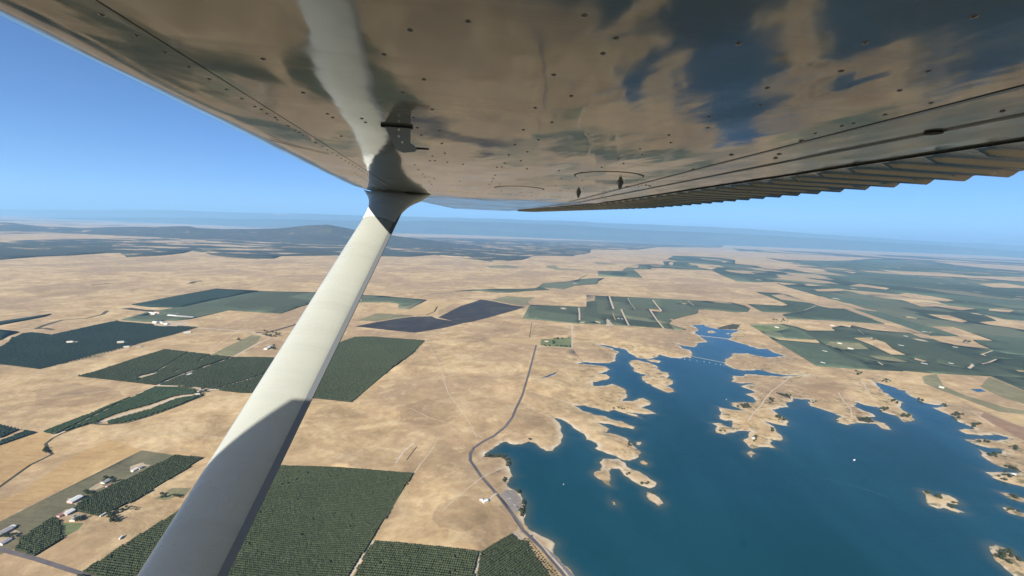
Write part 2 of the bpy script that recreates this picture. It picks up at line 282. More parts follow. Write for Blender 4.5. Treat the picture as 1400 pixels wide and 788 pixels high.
# --- the hazy plain of orchards on the right, with dry tongues left out of its outline
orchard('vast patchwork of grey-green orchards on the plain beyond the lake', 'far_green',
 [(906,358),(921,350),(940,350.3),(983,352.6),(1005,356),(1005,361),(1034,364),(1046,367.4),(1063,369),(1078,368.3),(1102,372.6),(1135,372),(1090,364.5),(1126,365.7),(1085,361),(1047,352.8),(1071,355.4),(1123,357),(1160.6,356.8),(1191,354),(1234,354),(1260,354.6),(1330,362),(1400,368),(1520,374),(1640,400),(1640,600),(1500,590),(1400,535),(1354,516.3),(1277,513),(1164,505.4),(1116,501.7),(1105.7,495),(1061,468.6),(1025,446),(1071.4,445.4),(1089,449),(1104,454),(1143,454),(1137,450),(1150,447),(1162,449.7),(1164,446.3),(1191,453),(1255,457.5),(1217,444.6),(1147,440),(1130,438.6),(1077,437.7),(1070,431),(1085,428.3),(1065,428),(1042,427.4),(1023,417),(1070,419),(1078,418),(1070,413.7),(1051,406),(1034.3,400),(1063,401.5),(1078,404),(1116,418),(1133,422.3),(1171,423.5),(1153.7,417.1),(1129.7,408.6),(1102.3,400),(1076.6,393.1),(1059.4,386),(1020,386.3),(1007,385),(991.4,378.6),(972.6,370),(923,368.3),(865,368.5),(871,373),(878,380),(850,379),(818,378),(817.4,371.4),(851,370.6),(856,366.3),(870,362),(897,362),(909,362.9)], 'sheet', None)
patch('farm_field', 'grass',
 [(1261,459.7),(1311,460.6),(1270,447),(1304,448),(1331,457),(1360.6,467.4),(1331,466),(1340,472),(1357,478.6),(1328,476),(1306,473.4),(1280,466.6)],
 [(1165,462.8),(1189,462.3),(1209.7,469.1),(1220,477.7),(1240.6,487.1),(1218.3,486.3),(1194.3,475.1)],
 [(1199.4,368.6),(1228.6,371.1),(1283.4,372.9),(1331.4,378),(1400,378.9),(1500,381),(1500,388),(1400,385.7),(1357,382.3),(1314.3,379.7),(1232,375.4)],
 [(1252.6,354.5),(1283.4,355.7),(1331.4,361.7),(1400,366.9),(1500,372),(1500,377),(1400,371.1),(1348.6,366.9),(1305.7,362.6),(1280,358.3)],
 [(1335,388.3),(1374.3,387.4),(1400,391.7),(1500,396),(1500,402),(1400,395),(1357,393.4)],
 [(1225,402.9),(1239,401),(1280,406.3),(1307.4,411.4),(1293.7,413.1),(1245.7,408)],
 [(1228.6,409.7),(1271.4,414.9),(1336.6,422.6),(1314.3,425),(1280,420),(1259.4,420),(1242.3,414)],
 [(1266.3,429.7),(1297,431.4),(1324.6,440),(1314.3,442),(1286.9,436.6)],
 [(1341.7,429.7),(1374,437.4),(1400,439),(1470,446),(1470,462),(1400,452),(1379,448.6),(1352,445),(1336.6,440.9),(1362,439)],
 [(1175.4,388.3),(1216.6,394.3),(1211.4,396.9),(1185.7,393.4),(1158,391.5)],
 [(1177,399.4),(1220,406.3),(1194,403.7)],
 [(1112.6,395.7),(1146.9,394.9),(1164,397.4),(1140,399),(1117.7,399)],
 [(1097,388),(1128,391.4),(1104,391.5)], [(1057.7,385.6),(1095.4,388.9),(1071.4,390.2)],
 [(1352,422.5),(1388,425),(1380,428),(1352,425.5)], [(1240,433),(1252,435),(1256,437.3),(1238,435)],
 [(1250,490),(1270,495),(1262,496.5),(1250,493)], [(1339,485),(1353,487.5),(1345,488.5)],
 [(1385,507),(1400,508.5),(1410,511),(1392,511)], [(953,363),(982,366),(972,369),(955,366)],
 [(985,357),(995,358),(990,359.5)], [(915,359),(921,358.6),(919,364),(914,361.5)], [(890,366.5),(924,367.6),(920,368.9),(890,368.2)],
 [(1122,369.5),(1129,370.3),(1124,371.5)], [(1152,371),(1172,373),(1166,374.5)], [(1225,366),(1233,366.5),(1229,367.5)],
 [(1270,454.8),(1279,453.6),(1270,457)])
patch('pale_field', 'pale_field', [(1052.6,463.4),(1114.3,466),(1123.7,471.5),(1066.3,466.9)])
patch('olive_field', 'olive_field', [(1184,487),(1220,489),(1246,497.5),(1225,497),(1200,494)], [(1135,468),(1175,471),(1190,479),(1152,480.5),(1128,473)])
patch('crop_field', 'lawn', [(1025,446.4),(1064,446.4),(1082,450),(1060,456.5),(1041,456)])

# --- middle distance, centre
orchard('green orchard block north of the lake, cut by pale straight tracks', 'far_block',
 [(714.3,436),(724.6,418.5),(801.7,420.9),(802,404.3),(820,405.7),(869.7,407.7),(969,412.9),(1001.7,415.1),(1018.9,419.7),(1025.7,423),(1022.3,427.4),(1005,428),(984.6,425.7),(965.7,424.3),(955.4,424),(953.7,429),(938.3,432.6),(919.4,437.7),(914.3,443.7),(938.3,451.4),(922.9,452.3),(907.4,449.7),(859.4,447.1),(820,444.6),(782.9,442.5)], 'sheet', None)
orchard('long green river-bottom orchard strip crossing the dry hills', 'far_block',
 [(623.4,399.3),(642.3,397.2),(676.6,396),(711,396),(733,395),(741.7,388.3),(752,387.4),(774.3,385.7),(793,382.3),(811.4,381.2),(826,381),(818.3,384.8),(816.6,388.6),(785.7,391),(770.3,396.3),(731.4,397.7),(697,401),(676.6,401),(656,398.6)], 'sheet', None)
patch('olive_field', 'olive_field', [(665,364),(690,362.5),(711,365),(705,367.2),(670,366.6)], [(813.5,358.5),(843,361.2),(840,362.4),(815,360.8)], [(746,363.5),(758,363),(765,367),(800,369.2),(797,370),(760,369),(748,366.3)])
patch('farm_field', 'grass', [(886,423.2),(903,424),(905.5,428),(890,427)], [(931,415),(938,415.4),(938.6,417.6),(933,417)], [(836.5,429),(838.5,429.5),(842.5,440),(840,438)])
patch('dirt_clearing', 'dirt', [(811,441.5),(816,440),(821,441.6),(819,444)], [(793,440.5),(799,440.5),(798,443),(793,442.6)], [(831,436),(834,441),(840,446.5),(828,446)])
patch('burnt_field', 'burnt',
 [(484.9,447.2),(514.9,441.4),(542.3,437.4),(562.9,434.9),(590.3,434),(597,437.4),(629.7,442.6),(631.4,444.8),(605.7,450.3),(580,455.4),(567,457.7),(547.4,454.9)],
 [(598.9,435.7),(614.3,428.9),(629.7,420.3),(645.1,415.1),(657.1,410.9),(674.3,413.4),(680,414.6),(702.3,418.9),(719.4,420.6),(705.7,424.9),(671.4,435.1),(645.7,442),(631.4,444.2),(612,439)])
patch('olive_field', 'olive_field', [(487.4,439),(514.9,430.2),(556,432.3),(566,433),(542.3,437),(516.6,440)], [(672,411),(692,405.5),(712,407.5),(732,406.8),(722,413),(724,418),(714,419.3),(700,417),(684,413.8)])
patch('pale_field', 'pale_field', [(514,428.5),(560,424.5),(584,412),(622,414.3),(612,421),(598,431),(566,432)], [(678,463),(738,466),(738,475),(666,470)])
patch('lawn', 'lawn', [(740,465),(781,464),(781,478.6),(739,476)])
# --- left
orchard('large blue-green orchard at the left edge with two pale clearings', 'tree_blue',
 [(-90,479),(0,476.9),(12,470),(16,464),(31,458),(41,456.3),(55,457),(70,459.4),(159,440),(270,449),(240,458),(55,509.4),(0,503.4),(-90,494)], 8.0, ((159,440),(55,509)))
orchard('dark wedge-shaped orchard behind the grey-green one, left of the strut', 'tree_blue', [(180,417.4),(240,405.7),(296,395.4),(353,398.3),(330,403),(290,411),(250,420),(238,421),(205,420.5)], 'sheet', None)
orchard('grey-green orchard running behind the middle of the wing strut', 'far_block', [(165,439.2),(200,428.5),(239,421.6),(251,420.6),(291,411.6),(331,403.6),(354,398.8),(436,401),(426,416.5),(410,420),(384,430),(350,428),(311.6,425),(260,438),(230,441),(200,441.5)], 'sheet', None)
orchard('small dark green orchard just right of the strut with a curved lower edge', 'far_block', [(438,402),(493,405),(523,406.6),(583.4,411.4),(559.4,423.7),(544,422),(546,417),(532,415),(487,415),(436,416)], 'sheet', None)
orchard('thin dark orchard sliver at the left edge among dry grass', 'tree_blue', [(-60,452),(0,442.5),(30,437),(70,430.6),(60,434.2),(30,441.5),(0,447),(-60,457)], 'sheet', None)
orchard('dark orchard corner at the left edge above the largest left orchard', 'tree_blue', [(-60,462),(-60,450),(0,453.5),(26,456),(10,461.5),(0,467)], 'sheet', None)
orchard('green orchard left of the strut holding a tan diamond clearing', 'tree_green', [(106.3,516.8),(224.9,479),(258,482.8),(300,487),(322,489.5),(311,492),(252,513),(213,530)], 6.8, ((225,479),(106,517)))
orchard('dark green orchard against the left side of the strut', 'tree_green', [(215.7,531),(254,514.5),(313,493),(325,489),(373,492),(400,497),(380,520),(345,541.5),(330,541.5),(286.8,537)], 6.8, ((225,479),(106,517)))
orchard('dark green orchard with faint pale tracks right of the wing strut', 'tree_green', [(421,547.2),(481,551.5),(526,514.6),(563,488),(580,468.6),(542.3,465.2),(509.7,462.8),(485.7,462.6),(475,467),(455,475.3),(435,484),(410,515),(395,545)], 6.6, ((486,462.6),(580,468.6)))
orchard('fresh green orchard strip above the winding creek', 'tree_fresh', [(58.3,595.1),(120,571),(212.6,532.4),(240,534),(268,537.5),(264,544),(250,544.5),(235,547.5),(205,558),(175,565.7),(150,573.5),(133,582),(120,585),(100,592),(73.7,598.6)], 5.2, ((58,595),(212,532)))
orchard('narrow green orchard sliver between the pale track and the dark creek', 'tree_fresh', [(148,581),(175,572.5),(205,564.5),(240,551),(266,546.5),(281,545),(240,561),(215,569),(190,577),(160,585),(148,584.5)], 5.2, ((58,595),(212,532)))
orchard('dark orchard wedge at the left edge above the narrow dark strip', 'tree_blue', [(-60,580),(0,587.4),(26.6,593.4),(13.7,599.4),(0,604.6),(-60,622)], 6.4, ((27,593),(0,605)))
orchard('narrow dark orchard strip at the left edge below the dark wedge', 'tree_blue', [(-60,632),(0,609.7),(34.3,594.8),(51.4,596),(0,614),(-60,640)], 6.4, ((51,596),(0,614)))
patch('stubble_field', 'stubble', [(-80,650),(0,615),(51.6,596.6),(58,596),(72,599.5),(63,609),(60,617),(62,626),(40,641),(0,671),(-80,715)], [(-80,755),(0,719.5),(60,686),(194,617.8),(150,606),(100,628),(60,655),(20,682),(-80,720)])
patch('weedy_field', 'dull_field', [(-80,765),(0,721.5),(193.7,618.3),(238,623.6),(185,664),(100,702),(60,730),(20,757),(-80,795)])
orchard('dark green orchard rectangle below the grey weedy field', 'tree_green', [(238.3,624.6),(278.6,627.1),(185,687.3),(136,711.9),(98.3,704.6),(115.7,687.3)], 4.8, ((278,627),(136,712)))
orchard('small dark orchard above the corner road at lower left', 'tree_green', [(73,715.5),(82,722),(84,731),(87,745),(49,766.8),(20,759.6),(29,745)], 4.8, ((87,745),(49,767)))
patch('lawn', 'lawn', [(86,723),(115,722.5),(108,731),(88,742)])
patch('dirt_clearing', 'dirt', [(80,713),(92,702.5),(104,707),(98,716)], [(92,687),(108,684),(114,690),(104,697)], [(0,735),(18,729),(30,738),(10,750),(-10,752)], [(178,640),(196,634),(206,637),(190,645),(180,648)], [(122,672),(138,661),(143,668),(128,676)])
patch('olive_field', 'olive_field', [(212,683),(235,668),(262,668),(255,676),(225,685)], [(275,492),(345,458),(357,460),(352,468),(322,487.5),(300,485)])
orchard('big dark green orchard with clear tree rows, bottom left of centre, behind the strut foot', 'tree_green',
 [(116,785),(255,693.5),(345,634.8),(376,637.5),(564.9,654),(512,738),(480,788),(470,830),(430,880),(120,880),(60,825)], 5.0, ((376,637.5),(565,654)))
orchard('row-planted orchard strip at the bottom edge, right of a dirt lane', 'tree_green', [(510.5,747.4),(655,763.9),(650.8,788),(640,850),(455,850),(486,788)], 5.2, ((510,747),(655,764)))
orchard('bushy dark orchard corner beside the dam road at the bottom edge', 'tree_green', [(657.4,764.4),(699.4,733.6),(709.7,743.9),(718.3,743.9),(726.9,757.6),(748.3,788),(790,850),(642,850),(652,788)], 4.8, ((657,764),(700,734)))
patch('dirt_clearing', 'dirt', [(699.4,733),(709.7,725.9),(718.3,735.3),(718.3,743.3),(709.7,743.3)])
# clearings in the left orchards
patch('dirt_clearing', 'dirt', [(87,470),(97,467.5),(111,468.5),(104,471),(93,472.3)], [(156,471),(164,468),(173.5,469),(170,471.5),(163,472.6)], [(186,519.5),(207,510.5),(216,511.5),(205,516.5),(187,520)], [(237,510),(246,506),(247,507.5),(240,511.5)], [(270,494.5),(277,493),(278,494.6),(272,495.6)], [(208,444.5),(225,439.5),(262,440),(252,446.5),(232,447.5),(212,447)], [(200,431),(215,427),(222,428.6),(207,432.8)])
patch('burnt_field', 'burnt', [(165,422.5),(180,421),(200,424),(216,424.5),(205,426.5),(178,424.3)])
# east shore
patch('pale_field', 'pale_field', [(1230,508.6),(1276.6,513.2),(1257.7,518)], [(1309,546.3),(1331,548.9),(1365.7,565),(1348.6,566),(1331.4,557.4)], [(1353.7,567.7),(1400,572),(1450,582),(1450,600),(1400,586.6),(1374.3,577)])
patch('olive_field', 'olive_field', [(1352,516.9),(1400,536),(1460,566),(1440,566),(1400,553),(1370,545),(1340,530)], [(1262,517),(1280,514),(1290,530),(1320,543),(1375,560),(1400,563),(1400,569),(1365,566),(1310,545),(1280,534),(1263,526)])
patch('brown_field', 'brown_field', [(1345,566),(1372,578),(1400,588),(1450,604),(1450,622),(1400,603),(1370,588),(1340,572)])
patch('pond', 'water', [(1326,533.5),(1340,533),(1348,537),(1336,537.5)])
patch('pond', 'water', [(739,521.5),(751,516.5),(762.5,512),(757,516.5),(748,520)])
patch('dirt_clearing', 'dirt', [(752,518.5),(757,516),(762,515.5),(757,519)])
patch('browned_grass', 'brown_grass', [(706,566),(720,562),(735,563),(745,572),(742,583),(730,592),(716,597),(700,594),(690,587),(700,575)], [(625,463),(650,462),(672,463.5),(666,470),(640,472),(622,470)], [(676,446),(690,441),(709,443),(712,452),(700,458),(680,456)], [(728,444),(760,446),(780,450),(778,460),(750,462),(728,458)],
 [(610,690),(640,684),(668,700),(660,722),(630,735),(600,728),(592,705)], [(40,540),(90,528),(150,532),(170,545),(120,556),(60,560)], [(540,560),(580,548),(625,556),(630,575),(590,585),(545,578)], [(880,392),(930,388),(990,393),(1010,402),(950,402),(890,399)], [(20,395),(80,388),(150,392),(130,402),(60,408)], [(1100,530),(1140,524),(1168,533),(1150,546),(1115,545)])
# lot and dam
patch('parking_lot', 'lot', [(684,678.5),(691,670.5),(703,670.5),(712,681),(714.5,693),(710,700),(703,702.5)])
patch('dam', 'rock', [(742.3,747.3),(756.9,757.8),(771.4,773.2),(786,788.2),(800,800),(830,825),(900,870),(880,880),(800,830),(771.4,788),(754.3,766)])
patch('scrub_ground', 'creek', [(661,625.5),(666,620),(676,622.6),(688.6,622.6),(695.4,627.7),(695,637),(691,630),(684,625.8),(672,626.5)], [(718,690),(719,699.5),(716.5,708),(711,703),(713,697)], [(1012,553),(1024,553.5),(1028,559),(1016,559)], [(1170,570.5),(1186,571.5),(1196,576.5),(1188,578.6),(1174,576)], [(1358,637),(1390,640),(1400,647),(1380,643.5)], [(980,449.5),(1002,444),(1014,445.5),(1008,450.8),(985,450.3)], [(1060,537),(1078,540),(1082,546),(1066,541)])

# woods of the far foothills
patch('woodland', 'woods',
 [(-300,352),(-300,332),(0,331.5),(34,328.8),(120,327),(204,326),(300,324),(360,326),(460,327),(560,324.5),(700,327),(830,330.5),(930,333),(990,336),(985,339),(900,338),(870,342),(808,341.4),(806,346.6),(789,349),(782.9,350.6),(731,349.7),(714,355.7),(690,357.4),(671,358.3),(645.7,354.9),(594,348.9),(560,351.4),(460,349.7),(384.6,350.6),(374,354),(340,354),(316,352.3),(290,349),(275,345),(262,343),(250,346.6),(220,349.7),(173,352),(164.6,346.3),(145.7,346.3),(120,348),(96,349.7),(51,351.4),(0,355.7),(-100,362)],
 [(-700,331),(-300,322),(0,320.5),(75,318.5),(200,318.5),(300,319),(460,321),(560,319.5),(700,324),(830,327.5),(930,332),(1000,335),(1100,337),(1240,342),(1400,353),(1500,358),(1700,368),(2100,388),(2100,375.8),(1700,360.2),(1400,348.2),(1000,332.4),(700,320.8),(400,309),(0,293.3),(-700,266)])
PATCH[-1] = ('woodland', 'far_woods', PATCH[-1][2], None)
patch('woodland', 'far_woods', [(1010,343.5),(1100,348),(1250,356),(1400,364),(1500,369),(1700,380),(1700,370),(1400,356.5),(1200,348.5),(1000,340)])

def strip(pts, wid):            # a road: metres wide, on the plain
    P = GP(pts); n = len(P); T = np.zeros_like(P)
    T[1:-1] = P[2:] - P[:-2]; T[0] = P[1] - P[0]; T[-1] = P[-1] - P[-2]
    T /= np.linalg.norm(T, axis=1)[:, None]; Nn = np.stack([-T[:, 1], T[:, 0]], 1)
    wd = np.broadcast_to(np.asarray(wid, float), (n,))[:, None] * 0.5
    return np.vstack([P + Nn * wd, (P - Nn * wd)[::-1]])
ROAD = [('road', 'asphalt', [(733,475.5),(722,518),(714,545),(705,564),(700,577),(690,588),(675,598),(660,605.5),(648,613.5),(643,622),(643,632),(649,642),(658,655),(680,678.5),(700,704),(716,727),(728,739),(742,753),(757,770),(775,792),(800,822),(830,860)], 8.5),
 ('shoulder', 'gravel', [(723.4,729),(732,738),(742.5,749),(754,762),(768,778),(790,806)], 4.5),
 ('dirt_track', 'gravel', [(80,598),(140,567),(213,530.5),(252,513.6),(311,492.3),(345,474),(372,461)], 8),
 ('dirt_track', 'gravel', [(213,530.4),(250,532.5),(287,536.6),(300,537.5)], 7),
 ('dirt_track', 'gravel', [(133,584),(150,577),(175,569),(206,560.5),(238,549),(256,546),(270,545)], 15),
 ('dirt_track', 'gravel', [(283,539.5),(310,532),(350,521),(385,508)], 8),
 ('dirt_track', 'gravel', [(188,523.5),(205,514),(235,497),(258,483)], 7),
 ('dirt_track', 'gravel', [(160,440.5),(200,443.5),(235,447.2),(270,449.8),(300,450.8),(345,454),(362,459)], 12),
 ('road', 'asphalt', [(-60,742),(0,757),(50,770),(110,788),(160,806)], 8),
 ('dirt_track', 'gravel', [(510,745),(496,766),(480,790),(462,830)], 6.5),
 ('dirt_track', 'gravel', [(656,762),(653,775),(650.5,790),(641,850)], 5.5),
 ('dirt_track', 'gravel', [(782.5,443),(782,455),(782,479)], 7),
 ('dirt_track', 'gravel', [(734,476.5),(755,477.8),(782,479.5)], 7),
 ('dirt_track', 'gravel', [(700,559),(694,561)], 4), ('dirt_track', 'gravel', [(679,676.5),(671,683),(666,690)], 5),
 ('dirt_track', 'gravel', [(565,655),(575,640),(588,622),(595,610)], 2.2),
 ('dirt_track', 'gravel', [(1046,531),(1056,534.5),(1047,545),(1040,556),(1030,566),(1022,578)], 4),
 ('dirt_track', 'gravel', [(1146,538),(1155,551),(1163,560),(1165,572)], 3.5),
 ('dirt_track', 'gravel', [(1177,518),(1184,532),(1186,537)], 3.5),
 ('dirt_track', 'gravel', [(1056,535),(1066,528),(1078,518),(1082,512)], 4),
 ('dirt_track', 'gravel', [(1095,454.6),(1118,468),(1136,475),(1154,485),(1176,494),(1192,501)], 9),
 ('dirt_track', 'gravel', [(1162,447),(1172,452),(1182,459)], 9),
 ('dirt_track', 'gravel', [(1180,493),(1200,497),(1208,502)], 18),
 ('dirt_track', 'gravel', [(1340,487),(1358,480),(1375,485),(1420,489)], 13), ('dirt_track', 'gravel', [(1341,500),(1352,497.5),(1362,493),(1384,493)], 13),
 ('dirt_track', 'gravel', [(1324,505.5),(1330,501),(1327,499)], 16), ('dirt_track', 'gravel', [(1282,497),(1296,501.5),(1318,505)], 9),
 ('dirt_track', 'gravel', [(1354,516.3),(1400,519),(1460,521)], 8),
 ('dirt_track', 'gravel', [(1084,429),(1100,425),(1116,418.5)], 12),
 ('dirt_track', 'gravel', [(1360,585),(1330,566),(1300,553)], 3),
 ('dirt_track', 'gravel', [(791,421),(792,430),(792,439)], 14), ('dirt_track', 'gravel', [(833,406),(836,416),(839,424)], 17), ('dirt_track', 'gravel', [(858,408),(862,416),(869,425)], 8),
 ('dirt_track', 'gravel', [(849,424),(854,435),(860,447)], 14), ('dirt_track', 'gravel', [(892,411),(898,419),(905,426)], 16), ('dirt_track', 'gravel', [(888,424),(897,437),(907,450)], 14), ('dirt_track', 'gravel', [(940,412),(949,419)], 13),
 ('dirt_track', 'gravel', [(541,638),(545,630),(553,618),(566,608)], 5), ('dirt_track', 'creek', [(556,633),(562,624),(570,613)], 3),
 ('fence_line', 'creek', [(727,441.3),(725.5,452),(724,462.5)], 4), ('fence_line', 'creek', [(566,470),(640,478),(700,480),(733,476)], 2.2), ('fence_line', 'creek', [(782,479.5),(790,490),(797,495)], 2.5),
 ('dirt_track', 'gravel', [(584,470),(600,500),(612,540),(640,580),(652,600)], 2.0), ('dirt_track', 'gravel', [(560,560),(590,575),(640,590),(660,601)], 2.0), ('dirt_track', 'gravel', [(608,700),(640,672),(660,655),(690,640)], 1.8), ('dirt_track', 'gravel', [(722,540),(760,548),(800,556)], 2.2), ('dirt_track', 'gravel', [(712,552),(735,566),(757,572)], 2.0), ('dirt_track', 'gravel', [(736,500),(770,506),(810,505)], 2.4),
 ('dirt_track', 'gravel', [(0,560),(60,548),(120,540),(200,531)], 2.6), ('dirt_track', 'gravel', [(70,600),(110,606),(150,600),(240,596),(300,600)], 2.0), ('dirt_track', 'gravel', [(150,606),(200,590),(250,572),(300,560)], 2.2), ('dirt_track', 'gravel', [(270,500),(300,470),(330,450)], 2.5),
 ('dirt_track', 'gravel', [(590,412),(640,408),(700,398)], 6), ('dirt_track', 'gravel', [(240,400),(300,388),(380,380),(430,377)], 6), ('dirt_track', 'gravel', [(0,420),(60,412),(120,400),(200,392)], 6), ('dirt_track', 'gravel', [(500,392),(580,385),(640,380)], 7),
 ('creek', 'creek', [(-30,690),(0,670.5),(20,656),(42,640),(58,632),(72,625),(66,619),(63,611),(72,604),(84,598),(104,590.5),(125,584),(148,585.5),(175,582.5),(215,570),(250,558),(280,545.5)], 7),
 ('creek', 'creek', [(50,450.5),(62,446),(85,438.5),(118,436),(140,431),(147,426)], 22), ('creek', 'creek', [(48,450.6),(62,450),(74,451.5)], 22),
 ('creek', 'creek', [(350,455),(362,456),(378,452),(392,448),(420,440)], 20),
 ('creek', 'creek', [(575,406),(598,402.5),(625,399.5)], 14), ('creek', 'creek', [(583,432),(594,428),(598,421)], 12),
 ('creek', 'creek', [(125,390),(138,389),(150,388)], 40), ('creek', 'creek', [(260,388),(266,385.5),(277,384.5)], 50),
 ('creek', 'creek', [(788,384),(796,379.5),(803,376)], 18),
]

# ------------------------------------------------------------------ ground: one triangulated sheet split into the patches above
def crinkle(P, amp, levels=2, seed=1):
    r = np.random.default_rng(seed)
    for _ in range(levels):
        Q = np.roll(P, -1, 0); d = Q - P; L = np.linalg.norm(d, axis=1)[:, None]
        nrm = np.stack([-d[:, 1], d[:, 0]], 1) / np.maximum(L, 1e-6)
        mid = (P + Q) / 2 + nrm * np.minimum(L, 90.0) * r.uniform(-amp, amp, (len(P), 1))
        P = np.stack([P, mid], 1).reshape(-1, 2)
    return P
shores = [crinkle(GP(LAKE), 0.11, 2, 3)] + [crinkle(GP(q), 0.12, 2, 10 + i) for i, q in enumerate(ISLES)]

def inside(P, poly):            # vectorised point in polygon
    x, y = P[:, 0], P[:, 1]; res = np.zeros(len(P), bool)
    lo, hi = poly.min(0), poly.max(0)
    k = np.where((x >= lo[0]) & (x <= hi[0]) & (y >= lo[1]) & (y <= hi[1]))[0]
    if not len(k): return res
    xs, ys = x[k], y[k]; r = np.zeros(len(k), bool); n = len(poly)
    for i in range(n):
        x1, y1 = poly[i]; x2, y2 = poly[(i + 1) % n]
        if y1 == y2: continue
        c = ((y1 > ys) != (y2 > ys)) & (xs < (x2 - x1) * (ys - y1) / (y2 - y1) + x1)
        r ^= c
    res[k] = r; return res

patches = []                    # (name, mat, world polygon, orchard index)
for name, mt, q, oi in PATCH:
    P = GP(q)
    if name in ('woodland',): P = crinkle(P, 0.10, 2, len(patches))
    elif name in ('scrub_ground', 'dirt_clearing'): P = crinkle(P, 0.12, 2, len(patches))
    elif name == 'browned_grass': P = crinkle(P, 0.16, 3, len(patches))
    patches.append((name, mt, P, oi))
for name, mt, pts, wd in ROAD: patches.append((name, mt, strip(pts, wd), None))

patches.append(('orchard_field', 'tree_green', np.array([(-2600., 560.), (-560., 585.), (-250., 640.), (60., 560.), (170., 300.), (500., -100.), (900., -1500.), (-2600., -1500.)]), None))  # unseen dark sheet below the aeroplane, added to darken the wing underside

vin, ein = [], []
def constrain(P):
    b = len(vin); n = len(P); vin.extend(map(tuple, P)); ein.extend([(b + i, b + (i + 1) % n) for i in range(n)])
for P in shores: constrain(P)
for _, _, P, _ in patches: constrain(P)
rr = 420.0; grid = []
while rr < 130000.0:
    for a in np.arange(-78, 78.1, 1.15): grid.append((rr * math.sin(math.radians(a)) * 1.0, rr * math.cos(math.radians(a))))
    rr *= 1.034 if rr < 6000 else 1.07
for r2 in (120.0, 260.0, 420.0, 800.0, 2000.0, 6000.0, 20000.0, 60000.0, 130000.0):
    for a in np.arange(82, 279, 9.0): grid.append((r2 * math.sin(math.radians(a)), r2 * math.cos(math.radians(a))))
grid = np.array(grid); grid += rng.uniform(-0.004, 0.004, grid.shape) * np.linalg.norm(grid, axis=1)[:, None]
ring = []                       # extra points just inland and just offshore, for the bank
for P in shores:
    d = np.roll(P, -1, 0) - np.roll(P, 1, 0); nn = np.stack([-d[:, 1], d[:, 0]], 1); nn /= np.linalg.norm(nn, axis=1)[:, None] + 1e-9
    for off in (-15.0, 9.0, 22.0): ring.append((P + nn * off)[::2])
allp = np.vstack([grid] + ring)
vin.extend(map(tuple, allp))
cv, ce, cf, ov, oe, of = delaunay_2d_cdt([Vector(v) for v in vin], ein, [], 0, 1e-2, False)
V = np.array([(v[0], v[1]) for v in cv]); T = np.array(cf, dtype=np.int32)
a2 = np.cross(V[T[:, 1]] - V[T[:, 0]], V[T[:, 2]] - V[T[:, 0]])
T[a2 < 0] = T[a2 < 0][:, ::-1]
CEN = V[T].mean(1)

def shore_dist(P):
    S0 = np.vstack(shores); S1 = np.vstack([np.roll(s, -1, 0) for s in shores]); out = np.full(len(P), 1e9)
    near = np.where((np.linalg.norm(P, axis=1) < 9000) & (P[:, 1] > 200))[0]
    d = S1 - S0; L2 = (d ** 2).sum(1) + 1e-9
    for k in np.array_split(near, max(1, len(near) // 1500)):
        q = P[k][:, None, :]; tt = np.clip(((q - S0) * d).sum(2) / L2, 0, 1)
        out[k] = np.sqrt((((S0 + tt[..., None] * d) - q) ** 2).sum(2)).min(1)
    return out
water = inside(CEN, shores[0])
for s in shores[1:]: water &= ~inside(CEN, s)
vw = inside(V, shores[0])
for s in shores[1:]: vw &= ~inside(V, s)
SD = shore_dist(V)
class Waves:
    def __init__(s, seed, lam, n=7):
        r = np.random.default_rng(seed); a = r.uniform(0, 2 * np.pi, n); l = lam * r.uniform(0.6, 1.6, n)
        s.k = np.stack([np.cos(a), np.sin(a)], 1) * (2 * np.pi / l)[:, None]; s.p = r.uniform(0, 6.28, n)
    def __call__(s, P): return np.sin(P @ s.k.T + s.p).mean(1) * 1.6
w1, w2, w3 = Waves(1, 900), Waves(2, 330), Waves(3, 2600)
def relief(P, sdist):
    r = np.linalg.norm(P, axis=1); fade = np.clip(1.5 - r / 3600.0, 0.06, 1.0)
    h = 9.0 + 7.0 * w1(P) + 4.0 * w2(P) + 8 * w3(P)
    h = np.maximum(h, 1.0)
    k = np.clip(sdist / 170.0, 0, 1)
    return h * (k * k * (3 - 2 * k) * 0.85 + 0.15 * np.clip(sdist / 25.0, 0, 1)) * fade
Z = relief(V, SD); Z[vw] = 0.0; Z[SD < 0.02] = 0.0
def height(x, y):
    P = np.array([[x, y]]); return float(relief(P, shore_dist(P))[0])
BANK = np.where(vw, np.clip(1 - SD / 26.0, 0, 1), np.clip(1 - SD / 19.0, 0, 1))

SCRUB = np.clip(1.25 - SD / 130.0, 0, 1) * np.clip(0.30 + V[:, 0] / 900.0, 0.12, 1.0)
cls = np.full(len(T), -1, int)  # -1 dry grassland, -2 lake, else patch index
for i, (nm, mt, P, oi) in enumerate(patches): cls[inside(CEN, P)] = i
cls[water] = -2

